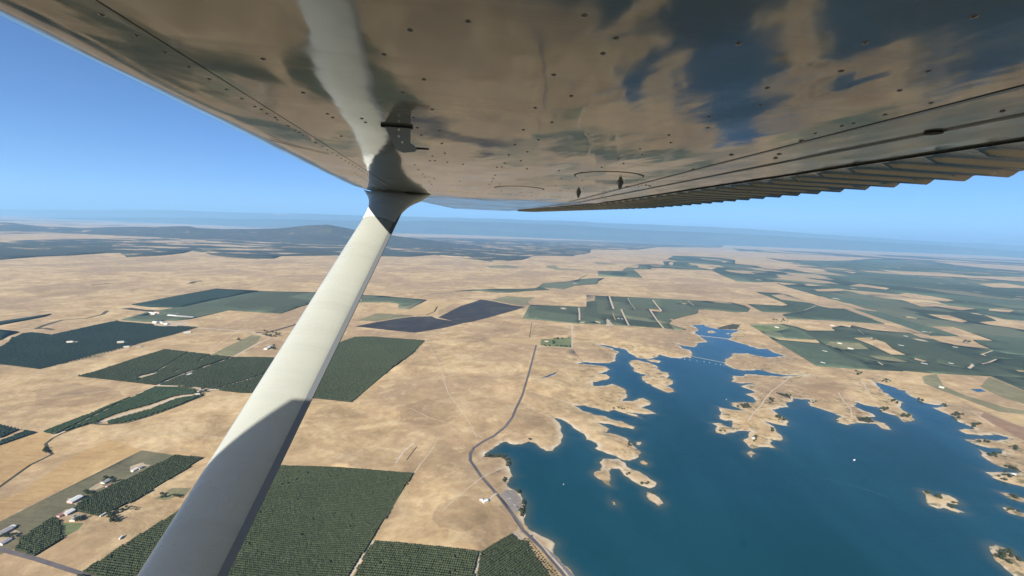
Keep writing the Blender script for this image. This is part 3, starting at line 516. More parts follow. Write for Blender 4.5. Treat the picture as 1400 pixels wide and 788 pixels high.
def sheet(name, faces, mt, dz=0.0, kind='structure', walls=False):
    idx, inv = np.unique(faces, return_inverse=True); tri = inv.reshape(-1, 3); scrub = SCRUB[idx]
    VV = np.column_stack([V[idx], Z[idx] + dz]); bank = BANK[idx]
    if walls:                    # raised canopy: top sheet with a skirt down to the soil
        e = np.vstack([tri[:, [0, 1]], tri[:, [1, 2]], tri[:, [2, 0]]]); key = {}
        for a, b in e.tolist(): key[(a, b)] = 1
        be = [(a, b) for (a, b) in key if (b, a) not in key]
        n = len(VV); low = VV.copy(); low[:, 2] -= dz - 0.05; VV = np.vstack([VV, low]); bank = np.concatenate([bank, bank]); scrub = np.concatenate([scrub, scrub])
        sk = []
        for a, b in be: sk += [(a, a + n, b + n), (a, b + n, b)]
        tri = np.vstack([tri, np.array(sk, int).reshape(-1, 3)])
    me = np_mesh(name, VV, tri, M[mt], smooth=not walls)
    at = me.attributes.new('bank', 'FLOAT', 'POINT'); at.data.foreach_set('value', bank.astype(np.float32))
    at = me.attributes.new('scrub', 'FLOAT', 'POINT'); at.data.foreach_set('value', scrub.astype(np.float32))
    o = link(bpy.data.objects.new(name, me)); 
    if kind: o['kind'] = kind
    return o

sheet('ground', T[cls == -1], 'grass')
sheet('lake', T[cls == -2], 'water')

# -------------------------------------------------- orchard trees: rows of small crowns
ico = bmesh.new(); bmesh.ops.create_icosphere(ico, subdivisions=1, radius=1.0)
ICV = np.array([v.co for v in ico.verts]); ICT = np.array([[v.index for v in f.verts] for f in ico.faces]); ico.free()
def zgrid(P):                    # ground height for many points
    return relief(P, shore_dist(P))
def tree_rows(P, rad, hgt, seed):
    r = np.random.default_rng(seed); n = len(P); z = zgrid(P)
    sc = rad * r.uniform(0.84, 1.12, (n, 1, 1)); a = r.uniform(0, 6.28, n); ca, sa = np.cos(a), np.sin(a)
    B = ICV[None] * r.uniform(0.8, 1.2, (n, len(ICV), 1)) * sc
    X = B[:, :, 0] * ca[:, None] - B[:, :, 1] * sa[:, None]; Y = B[:, :, 0] * sa[:, None] + B[:, :, 1] * ca[:, None]
    W = np.stack([X + P[:, None, 0], Y + P[:, None, 1], B[:, :, 2] * (hgt * 0.55 / rad) + (z + hgt * 0.55)[:, None]], 2)
    return W.reshape(-1, 3), (ICT[None] + (np.arange(n) * len(ICV))[:, None, None]).reshape(-1, 3)
for oi, (label, mt, q, trees, rowpts, h) in enumerate(ORCH):
    ids = [i for i, p in enumerate(patches) if p[3] == oi]
    fsel = T[np.isin(cls, ids)]
    if trees == 'sheet':
        o = sheet('orchard', fsel, mt, dz=h, kind='stuff', walls=True); tag(o, label, 'orchard'); continue
    soil = sheet('orchard', fsel, 'orchard_soil', kind='stuff'); tag(soil, label, 'orchard')
    a, b = G(*rowpts[0]), G(*rowpts[1]); u = (b - a) / np.linalg.norm(b - a); v = np.array([-u[1], u[0]])
    P = patches[ids[0]][2]; k = np.column_stack([P @ u, P @ v]); s = trees
    gu, gv = np.meshgrid(np.arange(k[:, 0].min(), k[:, 0].max(), s * 0.78), np.arange(k[:, 1].min(), k[:, 1].max(), s * 1.06))
    Q = np.column_stack([gu.ravel(), gv.ravel()]) + rng.uniform(-0.3, 0.3, (gu.size, 2))
    W = Q[:, :1] * u + Q[:, 1:] * v
    ok = inside(W, P)
    for j, pt in enumerate(patches):                    # keep trees off the tracks and clearings laid over the block
        if j != ids[0] and pt[3] is None and j > ids[0]: ok &= ~inside(W, pt[2])
    W = W[ok]; W = W[rng.uniform(size=len(W)) > 0.006]
    VV, TT = tree_rows(W, s * 0.56, min(h, s * 0.8) * rng.uniform(0.95, 1.1), 50 + oi)
    me = np_mesh('tree_rows', VV, TT, M[mt], smooth=True)
    o = link(bpy.data.objects.new('tree_rows', me), soil); o['kind'] = 'stuff'
for i, (nm, mt, P, oi) in enumerate(patches):
    if oi is not None: continue
    fs = T[cls == i]
    if not len(fs): continue
    if nm == 'woodland':
        o = sheet('woodland', fs, mt, dz=7.0, kind='stuff', walls=True)
        k_ = [j for j, p in enumerate(patches) if p[0] == 'woodland'].index(i)
        tag(o, ['dark oak woodland band thinning into dry grass at the foot of the hills', 'hazy farthest woodland on the plain below the blue ranges', 'thin hazy strip of woods beyond the right-hand orchards'][k_], 'woodland')
    else: sheet(nm, fs, mt)

# ------------------------------------------------------------------ distant ranges
def horizontal(px, py, D):
    d = ray(px, py); k = D / d[1]; return d[0] * k, D, ALT + d[2] * k
def range_mesh(name, D0, D1, sky_px, rough, mt, seed):
    xs = np.arange(sky_px[0][0], sky_px[-1][0], 4.5); ys = np.interp(xs, [p[0] for p in sky_px], [p[1] for p in sky_px])
    r = np.random.default_rng(seed); nr = 14
    def fr(n, oct_=6):
        o = np.zeros(n); x = np.arange(n)
        for k in range(oct_):
            L = 70.0 / 1.9 ** k; m = int(n / L) + 3; o += np.interp(x / L, np.arange(m), r.normal(size=m)) * 0.62 ** k
        return o
    crest = fr(len(xs)) * rough
    VV = []
    for j in range(nr):
        t = j / (nr - 1); D = D0 + (D1 - D0) * t; spur = fr(len(xs), 5)
        for i, (x, y) in enumerate(zip(xs, ys)):
            X, _, Zc = horizontal(x, y, D1); Zc = Zc + crest[i] * D1 / F
            prof = 0.5 - 0.5 * math.cos(math.pi * min(1, t * 1.02)); prof = 0.55 * prof + 0.45 * t
            z = max(-60.0 + 60 * t, Zc * prof * (1 + 0.22 * spur[i] * (1 - t * t)) - 40.0 * (1 - t))
            VV.append((X * (D / D1), D, z))
    for i, x in enumerate(xs):
        X, _, _ = horizontal(x, 300, D1); VV.append((X * 1.2, D1 * 1.15, -60.0))
    n = len(xs); FF = [(j * n + i, j * n + i + 1, (j + 1) * n + i + 1, (j + 1) * n + i) for j in range(nr) for i in range(n - 1)]
    o = mesh_obj(name, VV, FF, mt, smooth=True); o['kind'] = 'structure'; return o
range_mesh('mountain_range', 58000, 66000, [(-900, 287), (-300, 291), (0, 287.3), (100, 286.8), (160, 286.6), (240, 286.0), (300, 288.3), (400, 290.6), (480, 293), (560, 295.5), (640, 298), (733, 301), (800, 302.5), (828, 305.3), (897, 307), (966, 310), (1060, 316), (1160, 323), (1263, 328.5), (1400, 336), (1700, 352), (2200, 380)], 1.0, M['ranges'], 4)
range_mesh('mountain_range', 43000, 47000, [(-900, 290), (-300, 298), (0, 297), (240, 298), (400, 300.5), (520, 303), (600, 303), (678, 304), (760, 307), (842, 312), (931, 316), (1000, 318.8), (1100, 325), (1250, 334), (1400, 343), (1700, 358), (2200, 384)], 0.9, M['ranges'], 5)
range_mesh('foothill', 12500, 16000, [(-700, 300), (-100, 303), (14, 303), (34, 306), (65, 309), (86, 309), (110, 310.8), (154, 309.8), (182, 309.4), (215, 310), (258, 309.4), (271, 312), (306, 313.5), (340, 313.5), (380, 313), (400, 311), (420, 309), (434, 308.3), (448, 307.8), (460, 310), (485, 314.5), (510, 319), (550, 325), (600, 331), (660, 338)], 0.6, M['foothill'], 6)

# ------------------------------------------------------------------ haze: one closed box of pale air
bm = bmesh.new(); box(bm, -260000, 260000, -140000, 140000, -65, 3000)
hz = bm_obj('haze', bm, None); hz['kind'] = 'stuff'
hm = bpy.data.materials.new('haze_air'); hm.use_nodes = True; ht = hm.node_tree; ht.nodes.clear()
ho = ht.nodes.new('ShaderNodeOutputMaterial'); pv = ht.nodes.new('ShaderNodeVolumePrincipled')
pv.inputs['Color'].default_value = (0.35, 0.655, 1.0, 1); pv.inputs['Density'].default_value = 2.5e-5; pv.inputs['Anisotropy'].default_value = 0.1
ht.links.new(pv.outputs[0], ho.inputs['Volume']); hz.data.materials.append(hm)

# ------------------------------------------------------------------ the aeroplane
AC = np.array([0.98664832, 0.16286526, 0]); BASE = np.array([0.4, -0.45, -1.45])     # chord (aft) axis; base point in camera-centred (aft, out, up)
bw = BASE[0] * AC + BASE[1] * np.array([-AC[1], AC[0], 0])
plane = empty('aeroplane', (bw[0], bw[1], ALT + BASE[2]), math.atan2(AC[1], AC[0]))
tag(plane, 'white high-wing light aeroplane seen from its cabin, wing overhead and strut crossing the view', 'aeroplane')
def L(c, s, z): return (c - BASE[0], s - BASE[1], z - BASE[2])
def onwing(px, py, z=0.2):
    d = ray(px, py); k = z / d[2]; P = d * k
    return P @ AC, P @ np.array([-AC[1], AC[0], 0])

def paint(name, base, rough, ior, wob, wobscale, dirt=0.15, tint=None):
    m, t, p = mat(name, base, rough, 0, 0.5, ior); co = objco(t)
    f = noise(t, co, 2.2, 5, 0.65)
    c = ramp(t, f, [(0.3, tuple(x * (1 - dirt) for x in base)), (0.7, base)])
    sp = N(t, 'ShaderNodeMapping'); sp.inputs['Scale'].default_value = (0.9, 16.0, 4.0); t.links.new(co, sp.inputs[0])
    st = noise(t, sp.outputs[0], 1.0, 5, 0.65)           # oil and dirt streaks running aft
    c = mix(t, maprange(t, st, 0.52, 0.72, 0.0, dirt * 2.0), c, (0.05, 0.045, 0.035))
    t.links.new(c, p.inputs['Base Color'])
    mp = N(t, 'ShaderNodeMapping'); mp.inputs['Scale'].default_value = (1.0, 0.45, 1.0); t.links.new(co, mp.inputs[0])
    h = math_(t, 'ADD', noise(t, mp.outputs[0], wobscale, 2, 0.4), math_(t, 'MULTIPLY', noise(t, mp.outputs[0], wobscale * 5, 2, 0.5), 0.05))
    bump(t, p, h, 1.0, wob)
    r = math_(t, 'ADD', maprange(t, noise(t, co, 9.0, 4), 0.4, 0.75, rough, rough * 2.0), maprange(t, st, 0.5, 0.75, 0.0, rough))
    t.links.new(r, p.inputs['Roughness'])
    if tint: p.inputs['Specular Tint'].default_value = (*tint, 1)
    return m
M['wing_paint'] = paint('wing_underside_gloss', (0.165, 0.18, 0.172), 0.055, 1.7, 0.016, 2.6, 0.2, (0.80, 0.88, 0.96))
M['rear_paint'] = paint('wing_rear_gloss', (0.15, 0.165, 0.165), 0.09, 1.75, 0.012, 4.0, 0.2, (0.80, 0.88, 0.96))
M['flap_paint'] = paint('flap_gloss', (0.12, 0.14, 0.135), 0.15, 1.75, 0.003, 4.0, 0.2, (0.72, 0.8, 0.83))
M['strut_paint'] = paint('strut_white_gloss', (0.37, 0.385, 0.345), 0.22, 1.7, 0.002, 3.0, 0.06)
M['fairing'] = paint('fairing_plastic', (0.60, 0.64, 0.60), 0.45, 1.5, 0.002, 3.0, 0.1)
M['strut_edge'] = plain('strut_trailing_edge', (0.15, 0.165, 0.18), 0.5, 0.1)
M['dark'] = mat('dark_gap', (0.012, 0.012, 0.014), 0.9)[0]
M['rivet'] = mat('dull_rivet', (0.11, 0.107, 0.10), 0.2, 0.0, 0.5, 1.8)[0]
M['dark_band'] = mat('grey_reflection', (0.06, 0.065, 0.07), 0.3)[0]
M['bracket'] = plain('grey_bracket', (0.30, 0.32, 0.31), 0.45, 0.15, 8.0)
M['bright_screw'] = mat('bright_screw', (0.75, 0.75, 0.7), 0.3, 0.4)[0]
M['trim'] = mat('cabin_trim', (0.20, 0.19, 0.18), 0.9)[0]

C0, S_BREAK = -0.395, 2.98
def zlow(s): return 0.2 if s <= S_BREAK else 0.2 + (s - S_BREAK) * math.tan(math.radians(1.35))
def cmap(c, s):                 # taper of the outer panel
    if s <= 2.6: return c
    t = (s - 2.6) / 4.4; le, te = -0.555 + t * 0.70, 1.485 - t * 0.22
    return le + (c + 0.555) / 2.04 * (te - le)
SS = [-1.3, -0.6, 0.0, 0.15, 0.3, 0.45, 0.6, 0.8, 1.0, 1.25, 1.5, 1.8, 2.1, 2.4, 2.6, 2.8, S_BREAK - 0.004, S_BREAK + 0.004, 3.3, 3.7, 4.2, 4.8, 5.5, 6.2, 7.0]
def caft(s): return 0.70 + (s - 0.5) * 0.055
def loft(name, prof, mt, ss=SS, close=False, parent=plane, smooth=True, ends=False):
    VV, n = [], None
    for s in ss:
        P = prof(s); n = len(P)
        for c, z in P: VV.append(L(cmap(c, s), s, zlow(s) + z * (1 if s < 2.6 else max(0.62, 1 - (s - 2.6) * 0.09))))
    FF = []
    for j in range(len(ss) - 1):
        for i in range(n if close else n - 1):
            a, b = j * n + i, j * n + (i + 1) % n; FF.append((a, b, b + n, a + n))
    if ends: FF += [tuple(range(n)), tuple(range((len(ss) - 1) * n, len(ss) * n))]
    o = mesh_obj(name, VV, FF, mt, parent, smooth)
    return o
def nose(phi): return (C0 - 0.16 * math.sin(phi), 0.08 - 0.08 * math.cos(phi))
def seamc(s): return -0.345 + min(s, 3.2) * 0.042
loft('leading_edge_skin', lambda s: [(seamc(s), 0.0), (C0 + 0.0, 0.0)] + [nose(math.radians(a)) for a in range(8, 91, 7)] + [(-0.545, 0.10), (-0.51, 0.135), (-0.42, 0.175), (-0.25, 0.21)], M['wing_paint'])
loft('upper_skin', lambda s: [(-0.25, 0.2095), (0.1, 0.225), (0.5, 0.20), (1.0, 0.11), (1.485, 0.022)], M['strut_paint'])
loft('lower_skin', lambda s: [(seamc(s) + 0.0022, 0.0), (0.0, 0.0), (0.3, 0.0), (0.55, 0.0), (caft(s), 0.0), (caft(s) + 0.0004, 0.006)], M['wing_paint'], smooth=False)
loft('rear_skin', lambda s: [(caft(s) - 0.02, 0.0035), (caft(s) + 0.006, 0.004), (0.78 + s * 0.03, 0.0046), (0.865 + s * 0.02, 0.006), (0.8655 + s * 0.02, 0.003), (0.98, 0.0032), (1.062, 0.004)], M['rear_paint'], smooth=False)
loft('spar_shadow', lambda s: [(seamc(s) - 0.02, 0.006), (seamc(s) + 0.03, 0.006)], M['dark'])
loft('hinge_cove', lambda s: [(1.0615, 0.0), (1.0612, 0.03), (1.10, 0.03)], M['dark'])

# flap and aileron: pressed ridges run fore and aft
PITCH = 0.1025
def flap(name, s0, s1):
    ss = np.arange(s0, s1 + 1e-6, PITCH / 10.0); cs = [1.068, 1.09, 1.10, 1.115, 1.14, 1.2, 1.3, 1.4, 1.478]
    VV = []
    for s in ss:
        ph = ((s - 0.795 + PITCH * 0.30) / PITCH) % 1.0
        up = max(0.0, 1 - abs(ph - 0.30) / 0.22); rid = up * up * (3 - 2 * up)
        for c in cs:
            k = min(1.0, max(0.0, (c - 1.088) / 0.03)); base = 0.002 + 0.003 * (c - 1.07)
            VV.append(L(cmap(c, s), s, zlow(s) + base - 0.0140 * k * rid))
        VV.append(L(cmap(1.482, s), s, zlow(s) + 0.022)); VV.append(L(cmap(1.068, s), s, zlow(s) + 0.075))
    n = len(cs) + 2
    FF = [(j * n + i, j * n + i + 1, (j + 1) * n + i + 1, (j + 1) * n + i) for j in range(len(ss) - 1) for i in range(n - 1)]
    FF += [tuple(range(n))[::-1], tuple(range((len(ss) - 1) * n, len(ss) * n))]
    o = mesh_obj(name, VV, FF, M['flap_paint'], plane, True)
    o.data.polygons.foreach_set("use_smooth", [True] * (len(FF) - 2) + [False] * 2); return o
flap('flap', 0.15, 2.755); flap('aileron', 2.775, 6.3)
# wing tip cap
def tipsec(f, dz): return [(-0.5 + 0.0 * f, 0.08), (-0.4, 0.0 + dz), (0.2, dz), (0.9, dz), (1.47, dz + 0.01), (1.2, 0.07), (0.3, 0.15), (-0.3, 0.13)]
VV = []
for s, k in ((7.0, 1.0), (7.12, 0.86), (7.2, 0.55), (7.24, 0.2)):
    for c, z in [(-0.555, 0.08), (-0.4, 0.0), (0.2, 0.0), (0.9, 0.0), (1.475, 0.01), (1.2, 0.085), (0.4, 0.205), (-0.25, 0.21)]:
        cc = 0.45 + (c - 0.45) * (0.72 + 0.28 * k); VV.append(L(cmap(cc, 7.0), s, zlow(7.0) + 0.07 + (z - 0.07) * k * 0.62))
n = 8; mesh_obj('wing_tip', VV, [(j * n + i, j * n + (i + 1) % n, (j + 1) * n + (i + 1) % n, (j + 1) * n + i) for j in range(3) for i in range(n)] + [tuple(range(24, 32))], M['wing_paint'], plane, True)

# strut: streamlined tube, chord fore and aft
ST = np.array([-0.268, 2.896, 0.2]); SB = np.array([-0.5447, 1.0073, -0.7807])
SDIR = (SB - ST) / np.linalg.norm(SB - ST)
ch = np.array([1.0, 0, 0]); ch = ch - SDIR * (ch @ SDIR); ch /= np.linalg.norm(ch); th = np.cross(SDIR, ch)
def foil(cx, tx, n=26):
    out = []
    for i in range(n):
        a = 2 * math.pi * i / n; x = math.cos(a); y = math.sin(a)
        out.append((x * cx / 2, y * tx / 2 * (1.0 - 0.28 * x)))
    return out
def strut_mesh(name, secs, mt, ends=True):
    VV, FF = [], []
    for P, cx, tx, off in secs:
        for u, v in foil(cx, tx): Q = P + ch * (u + off) + th * v; VV.append(L(*Q))
    n = 26
    for j in range(len(secs) - 1):
        for i in range(n): FF.append((j * n + i, j * n + (i + 1) % n, (j + 1) * n + (i + 1) % n, (j + 1) * n + i))
    if ends: FF += [tuple(range(n))[::-1], tuple(range((len(secs) - 1) * n, len(secs) * n))]
    return mesh_obj(name, VV, FF, mt, plane, True)
SL = np.linalg.norm(SB - ST); CW = 0.176
strut_mesh('strut', [(ST + SDIR * d, CW, 0.056, 0.0) for d in (0.05, 0.3, 0.9, 1.5, SL, SL + 0.55)], M['strut_paint'])
# trailing edge strip of the strut
VV = []
for d in (0.16, SL + 0.55):
    for u, v in ((CW / 2 - 0.010, 0.0095), (CW / 2 + 0.007, 0.003), (CW / 2 + 0.007, -0.003), (CW / 2 - 0.010, -0.0095)):
        VV.append(L(*(ST + SDIR * d + ch * u + th * v)))
mesh_obj('strut_edge', VV, [(0, 1, 5, 4), (1, 2, 6, 5), (2, 3, 7, 6), (3, 0, 4, 7), (0, 1, 2, 3), (4, 5, 6, 7)], M['strut_edge'], plane)
# flared cuff where the strut meets the wing
secs = []
for i in range(9):
    t = i / 8.0; d = -0.02 + 0.42 * t; e = (1 - t) ** 2.6  # pale collar stretched down to paint the shaded strut top lighter
    secs.append((ST + SDIR * d, CW + 0.004 + e * 0.235, 0.0595 + e * 0.12, e * 0.012))
# bend the top ring flat against the wing skin
VV, FF = [], []
for j, (P, cx, tx, off) in enumerate(secs):
    for u, v in foil(cx, tx):
        Q = P + ch * (u + off) + th * v
        if j == 0: Q[2] = 0.2005 + (max(0.0, (C0 - Q[0])) ** 2) * 3.2
        elif j == 1: Q[2] = min(Q[2], 0.192 + (max(0.0, (C0 - Q[0])) ** 2) * 2.6)
        VV.append(L(*Q))
for j in range(8):
    for i in range(26): FF.append((j * 26 + i, j * 26 + (i + 1) % 26, (j + 1) * 26 + (i + 1) % 26, (j + 1) * 26 + i))
cuff = mesh_obj('strut_fairing', VV, FF, M['fairing'], plane, True)
def disc(name, c, s, r, t, mt, z=None, parent=plane, n=28):
    z = zlow(s) if z is None else z; VV = [L(c, s, z - t)]
    for rr_, zz in ((r * 0.93, z - t), (r, z - t * 0.7), (r, z)):
        VV += [L(c + rr_ * math.cos(2 * math.pi * i / n), s + rr_ * math.sin(2 * math.pi * i / n), zz) for i in range(n)]
    FF = [(0, 1 + i, 1 + (i + 1) % n) for i in range(n)]
    for k in range(2): FF += [(1 + k * n + i, 1 + k * n + (i + 1) % n, 1 + (k + 1) * n + (i + 1) % n, 1 + (k + 1) * n + i) for i in range(n)]
    return mesh_obj(name, VV, FF, mt, parent)
for c, s in ((0.575, 1.53), (0.375, 2.17)):
    disc('inspection_plate', c, s, 0.114, 0.0016, M['wing_paint'])
    n = 40; VV = [L(c + r_ * math.cos(2 * math.pi * i / n), s + r_ * math.sin(2 * math.pi * i / n), 0.2 - 0.0006) for r_ in (0.1145, 0.1185) for i in range(n)]
    mesh_obj('plate_gap', VV, [(i, (i + 1) % n, n + (i + 1) % n, n + i) for i in range(n)], M['dark'], plane)
disc('drain_cover', 0.876, 0.716, 0.014, 0.002, M['dark'], z=0.2045)
# thin dark shadow lines of lapped skin
def lapline(name, pts, wd, zo):
    VV = []
    for c, s in pts: VV += [L(c - wd / 2, s, zlow(s) + zo), L(c + wd / 2, s, zlow(s) + zo)]
    return mesh_obj(name, VV, [(2 * i, 2 * i + 1, 2 * i + 3, 2 * i + 2) for i in range(len(pts) - 1)], M['dark'], plane)
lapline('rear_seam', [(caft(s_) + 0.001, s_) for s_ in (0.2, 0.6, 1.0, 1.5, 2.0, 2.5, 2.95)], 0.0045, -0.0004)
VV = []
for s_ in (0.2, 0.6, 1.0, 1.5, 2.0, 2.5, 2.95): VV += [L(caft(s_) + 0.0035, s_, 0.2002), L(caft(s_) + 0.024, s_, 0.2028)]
mesh_obj('reflection_band', VV, [(2 * i, 2 * i + 1, 2 * i + 3, 2 * i + 2) for i in range(6)], M['dark_band'], plane)  # dark grey strip painting in a dark reflection along the aft seam
lapline('stall_strip', [(-0.415, 1.235), (-0.372, 1.33), (-0.318, 1.42)], 0.006, -0.0015)
lapline('panel_seam', [(cmap(-0.40, 3.0), 3.0), (0.1, 3.0)], 0.002, -0.0004)
# hanging vent bracket with screws and a pin
bm = bmesh.new(); s0 = 0.968
pts = [(-0.112, 0.1995), (-0.060, 0.1995), (-0.060, 0.168), (-0.052, 0.163), (-0.046, 0.156), (-0.052, 0.151), (-0.074, 0.148), (-0.086, 0.152), (-0.096, 0.168)]
va = [bm.verts.new(L(c, s0, z)) for c, z in pts]; vb = [bm.verts.new(L(c, s0 + 0.006, z)) for c, z in pts]
bm.faces.new(va); bm.faces.new(vb[::-1])
for i in range(len(pts)): bm.faces.new((va[i], vb[i], vb[(i + 1) % len(pts)], va[(i + 1) % len(pts)]))
brk = bm_obj('vent_bracket', bm, M['bracket'], plane)
for c, z in ((-0.083, 0.192), (-0.083, 0.179), (-0.076, 0.168)):
    VV = [L(c + 0.0021 * math.cos(a * math.pi / 5), s0 - 0.0012, z + 0.0021 * math.sin(a * math.pi / 5)) for a in range(10)] + [L(c + 0.0027 * math.cos(a * math.pi / 5), s0, z + 0.0027 * math.sin(a * math.pi / 5)) for a in range(10)]
    o = mesh_obj('screw', VV, [tuple(range(10))] + [(i, (i + 1) % 10, 10 + (i + 1) % 10, 10 + i) for i in range(10)], M['bright_screw'], brk)
bm = bmesh.new(); bmesh.ops.create_cone(bm, cap_ends=True, segments=8, radius1=0.0022, radius2=0.0018, depth=0.026)
bmesh.ops.rotate(bm, verts=bm.verts, matrix=Matrix.Rotation(math.pi / 2, 3, 'Y')); bmesh.ops.translate(bm, verts=bm.verts, vec=L(-0.036, s0 + 0.003, 0.1585))
bm_obj('pin', bm, M['rubber'], brk)
bm = bmesh.new(); x, y, z = L(-0.118, s0 - 0.002, 0.196); box(bm, x, x + 0.062, y, y + 0.012, z, z + 0.0036); bm_obj('bracket_foot', bm, M['dark'], plane)

# rivets and screws of the wing underside, where the photograph shows them
RV = [(560.6,41.9),(525,75),(579.7,109),(550.5,127),(591,150),(565.7,161),(570.8,175),(575.9,185),(601,179),(360,81),(414.7,127),(447.7,156),(455,161),(357.6,150),(376.6,161),(394.4,172.6),(409.6,181.5),(431,195),(466.7,186.5),(494.7,162.4),(499.7,167.5),(799,21.6),(824.4,73.6),(757,102.8),(781,131.5),(731.7,147.7),(754.6,167.5),(715.7,177.7),(842,52.8),(969,160),(967.8,175),(914.5,184.8),(917,195.4),(1049,120.6),(1040,144.7),(1150,97.7),(1183,58.4),(1331.7,22.8),(1269.5,97.7),(1230,124),(1369.8,157),(1210,157),(1166.8,168.8),(1151,172.6),(1273,141),(1114.7,182.7),(604,196.5),(608,209.7),(591,213.7),(587.7,220),(594.6,220),(611.7,222),(633,224.8),(567,225.7),(572,232.5),(578,238),(580.9,242.3),(586.9,249),(589.8,252.6),(593.7,244.5),(628.9,248),(679.4,229),(686,228.6),(690.6,223.4),(695.7,212.3),(676.9,240),(674.3,244.5),(672.6,248.6),(669,252.6),(682.9,251.7),(685.5,260.6),(689.7,256),(736,191.4),(704,198),(721,208),(695.7,212),(712,220),(689.7,223.4),(720.6,231),(764,233.7),(767.7,244.3),(795,236),(796,247),(807,236),(826,235.5),(845.7,217.4),(875,203.7),(878,211.5),(852.6,224),(822.6,229),(760,254),(777,258.6),(797.7,258),(766,260.8),(727,262.9),(712,263.7),(822.6,270),(831,271),(873,257),(877,255.7),(783,276),(791,277),(769,281),(640,30),(1010,60)]
BIG = [(1126,186.5),(1333,133),(1000,212),(948,232),(1096,193),(872,254.5),(857,255.6),(883,255),(888,256),(1065,213.5),(1060,219)]
rb = bmesh.new(); bmesh.ops.create_uvsphere(rb, u_segments=8, v_segments=4, radius=1.0)
for v in rb.verts: v.co.z *= 0.45
rme = bpy.data.meshes.new('rivet'); rb.to_mesh(rme); rb.free(); rme.materials.append(M['rivet'])
for f in rme.polygons: f.use_smooth = True
def rivet(c, s, r):
    o = link(bpy.data.objects.new('rivet', rme), plane); z = zlow(s)
    if c > caft(s) - 0.002: z += 0.0045
    if c < C0: z += 0.08 - 0.08 * math.sqrt(max(0, 1 - ((C0 - c) / 0.16) ** 2))
    o.location = L(c, s, z); o.scale = (r, r, r)
for q in RV: rivet(*onwing(*q), 0.0035)
for q in BIG: rivet(*onwing(*q), 0.006)
# fine rivet lines too small to pick apart singly
pts = []
for c in np.arange(-0.32, 1.04, 0.028): pts.append((cmap(c, 3.03) if c > -0.4 else c, 3.03))
for s in np.arange(0.35, 2.9, 0.05): pts += [(seamc(s) - 0.018, s)]
for s in np.arange(1.9, 6.9, 0.06): pts += [(cmap(caft(min(s, 3.3)) - 0.015, s), s), (cmap(-0.33, s), s)]
for c in np.arange(-0.25, 1.0, 0.04): pts += [(cmap(c, 4.6), 4.6), (cmap(c, 5.9), 5.9), (c, 2.55)]
VV, FF = [], []
for c, s in pts:
    b = len(VV); z = zlow(s); r = 0.0042
    VV += [L(c + r * math.cos(a * math.pi / 3), s + r * math.sin(a * math.pi / 3), z + 0.0002) for a in range(6)] + [L(c, s, z - 0.0016)]
    FF += [(b + i, b + (i + 1) % 6, b + 6) for i in range(6)]
o = mesh_obj('rivet_lines', VV, FF, M['rivet'], plane); o['kind'] = 'stuff'
# two small hinge brackets far out on the wing
for q in ((791, 263), (848, 249.5)):
    c, s = onwing(*q); bm = bmesh.new(); x, y, z = L(c, s, zlow(s))
    v = [bm.verts.new((x + a, y + b, z + h_)) for a, b, h_ in ((-.011, -.01, .001), (.011, -.01, .001), (.011, .01, .001), (-.011, .01, .001), (-.004, 0, -.026), (.004, 0, -.026))]
    for f in ((0, 1, 5, 4), (1, 2, 5), (2, 3, 4, 5), (3, 0, 4)): bm.faces.new([v[i] for i in f])
    bm_obj('hinge_bracket', bm, M['rivet'], plane)

# cabin body around the camera (wholly outside the picture; it shades the strut foot)
def panel(name, x0, x1, y0, y1, z0, z1, mt):
    bm = bmesh.new(); a = L(x0, y0, z0); b = L(x1, y1, z1); box(bm, a[0], b[0], a[1], b[1], a[2], b[2]); return bm_obj(name, bm, mt, plane)
tg = bpy.data.materials.new('shade_pane_tint'); tg.use_nodes = True; q_ = tg.node_tree; q_.nodes.clear()
to_, tt_, tgl, tm_ = q_.nodes.new('ShaderNodeOutputMaterial'), q_.nodes.new('ShaderNodeBsdfTransparent'), q_.nodes.new('ShaderNodeBsdfGlossy'), q_.nodes.new('ShaderNodeMixShader')
tt_.inputs[0].default_value = (0.37, 0.375, 0.385, 1); tgl.inputs['Roughness'].default_value = 0.1; tm_.inputs[0].default_value = 0.05
q_.links.new(tt_.outputs[0], tm_.inputs[1]); q_.links.new(tgl.outputs[0], tm_.inputs[2]); q_.links.new(tm_.outputs[0], to_.inputs[0]); M['tint'] = tg
panel('cabin_roof', -0.75, 1.9, -1.1, 0.19, 0.30, 0.40, M['strut_paint'])
panel('strut_shade_pane', -1.46, -0.752, 0.172, 0.18, -0.438, 0.47, M['tint'])  # unseen pane, invented to cast a partial shadow on the strut foot
panel('cowling', -2.9, -1.47, -0.95, 0.1, -1.1, -0.27, M['strut_paint'])  # unseen; added so its sunlit top bounces light onto the strut
panel('cabin_side', -1.33, 1.9, -1.1, -1.07, -1.2, -0.3, M['strut_paint'])
panel('cabin_floor', -1.33, 1.9, -1.068, 0.17, -1.22, -1.19, M['trim'])
panel('door', -1.33, 1.9, 0.172, 0.20, -1.2, -0.44, M['strut_paint'])
panel('door_post', -0.75, -0.62, 0.172, 0.20, -0.438, 0.299, M['strut_paint'])
panel('rear_post', 1.1, 1.9, 0.172, 0.20, -0.438, 0.299, M['strut_paint'])
panel('door_header', -0.618, 1.098, 0.172, 0.199, 0.255, 0.299, M['strut_paint'])

# ------------------------------------------------------------------ small things on the plain
def ground3(px, py):
    x, y = G(px, py); return x, y, height(x, y)
def heading(p, q):
    a, b = G(*p), G(*q); return math.atan2(b[1] - a[1], b[0] - a[0])

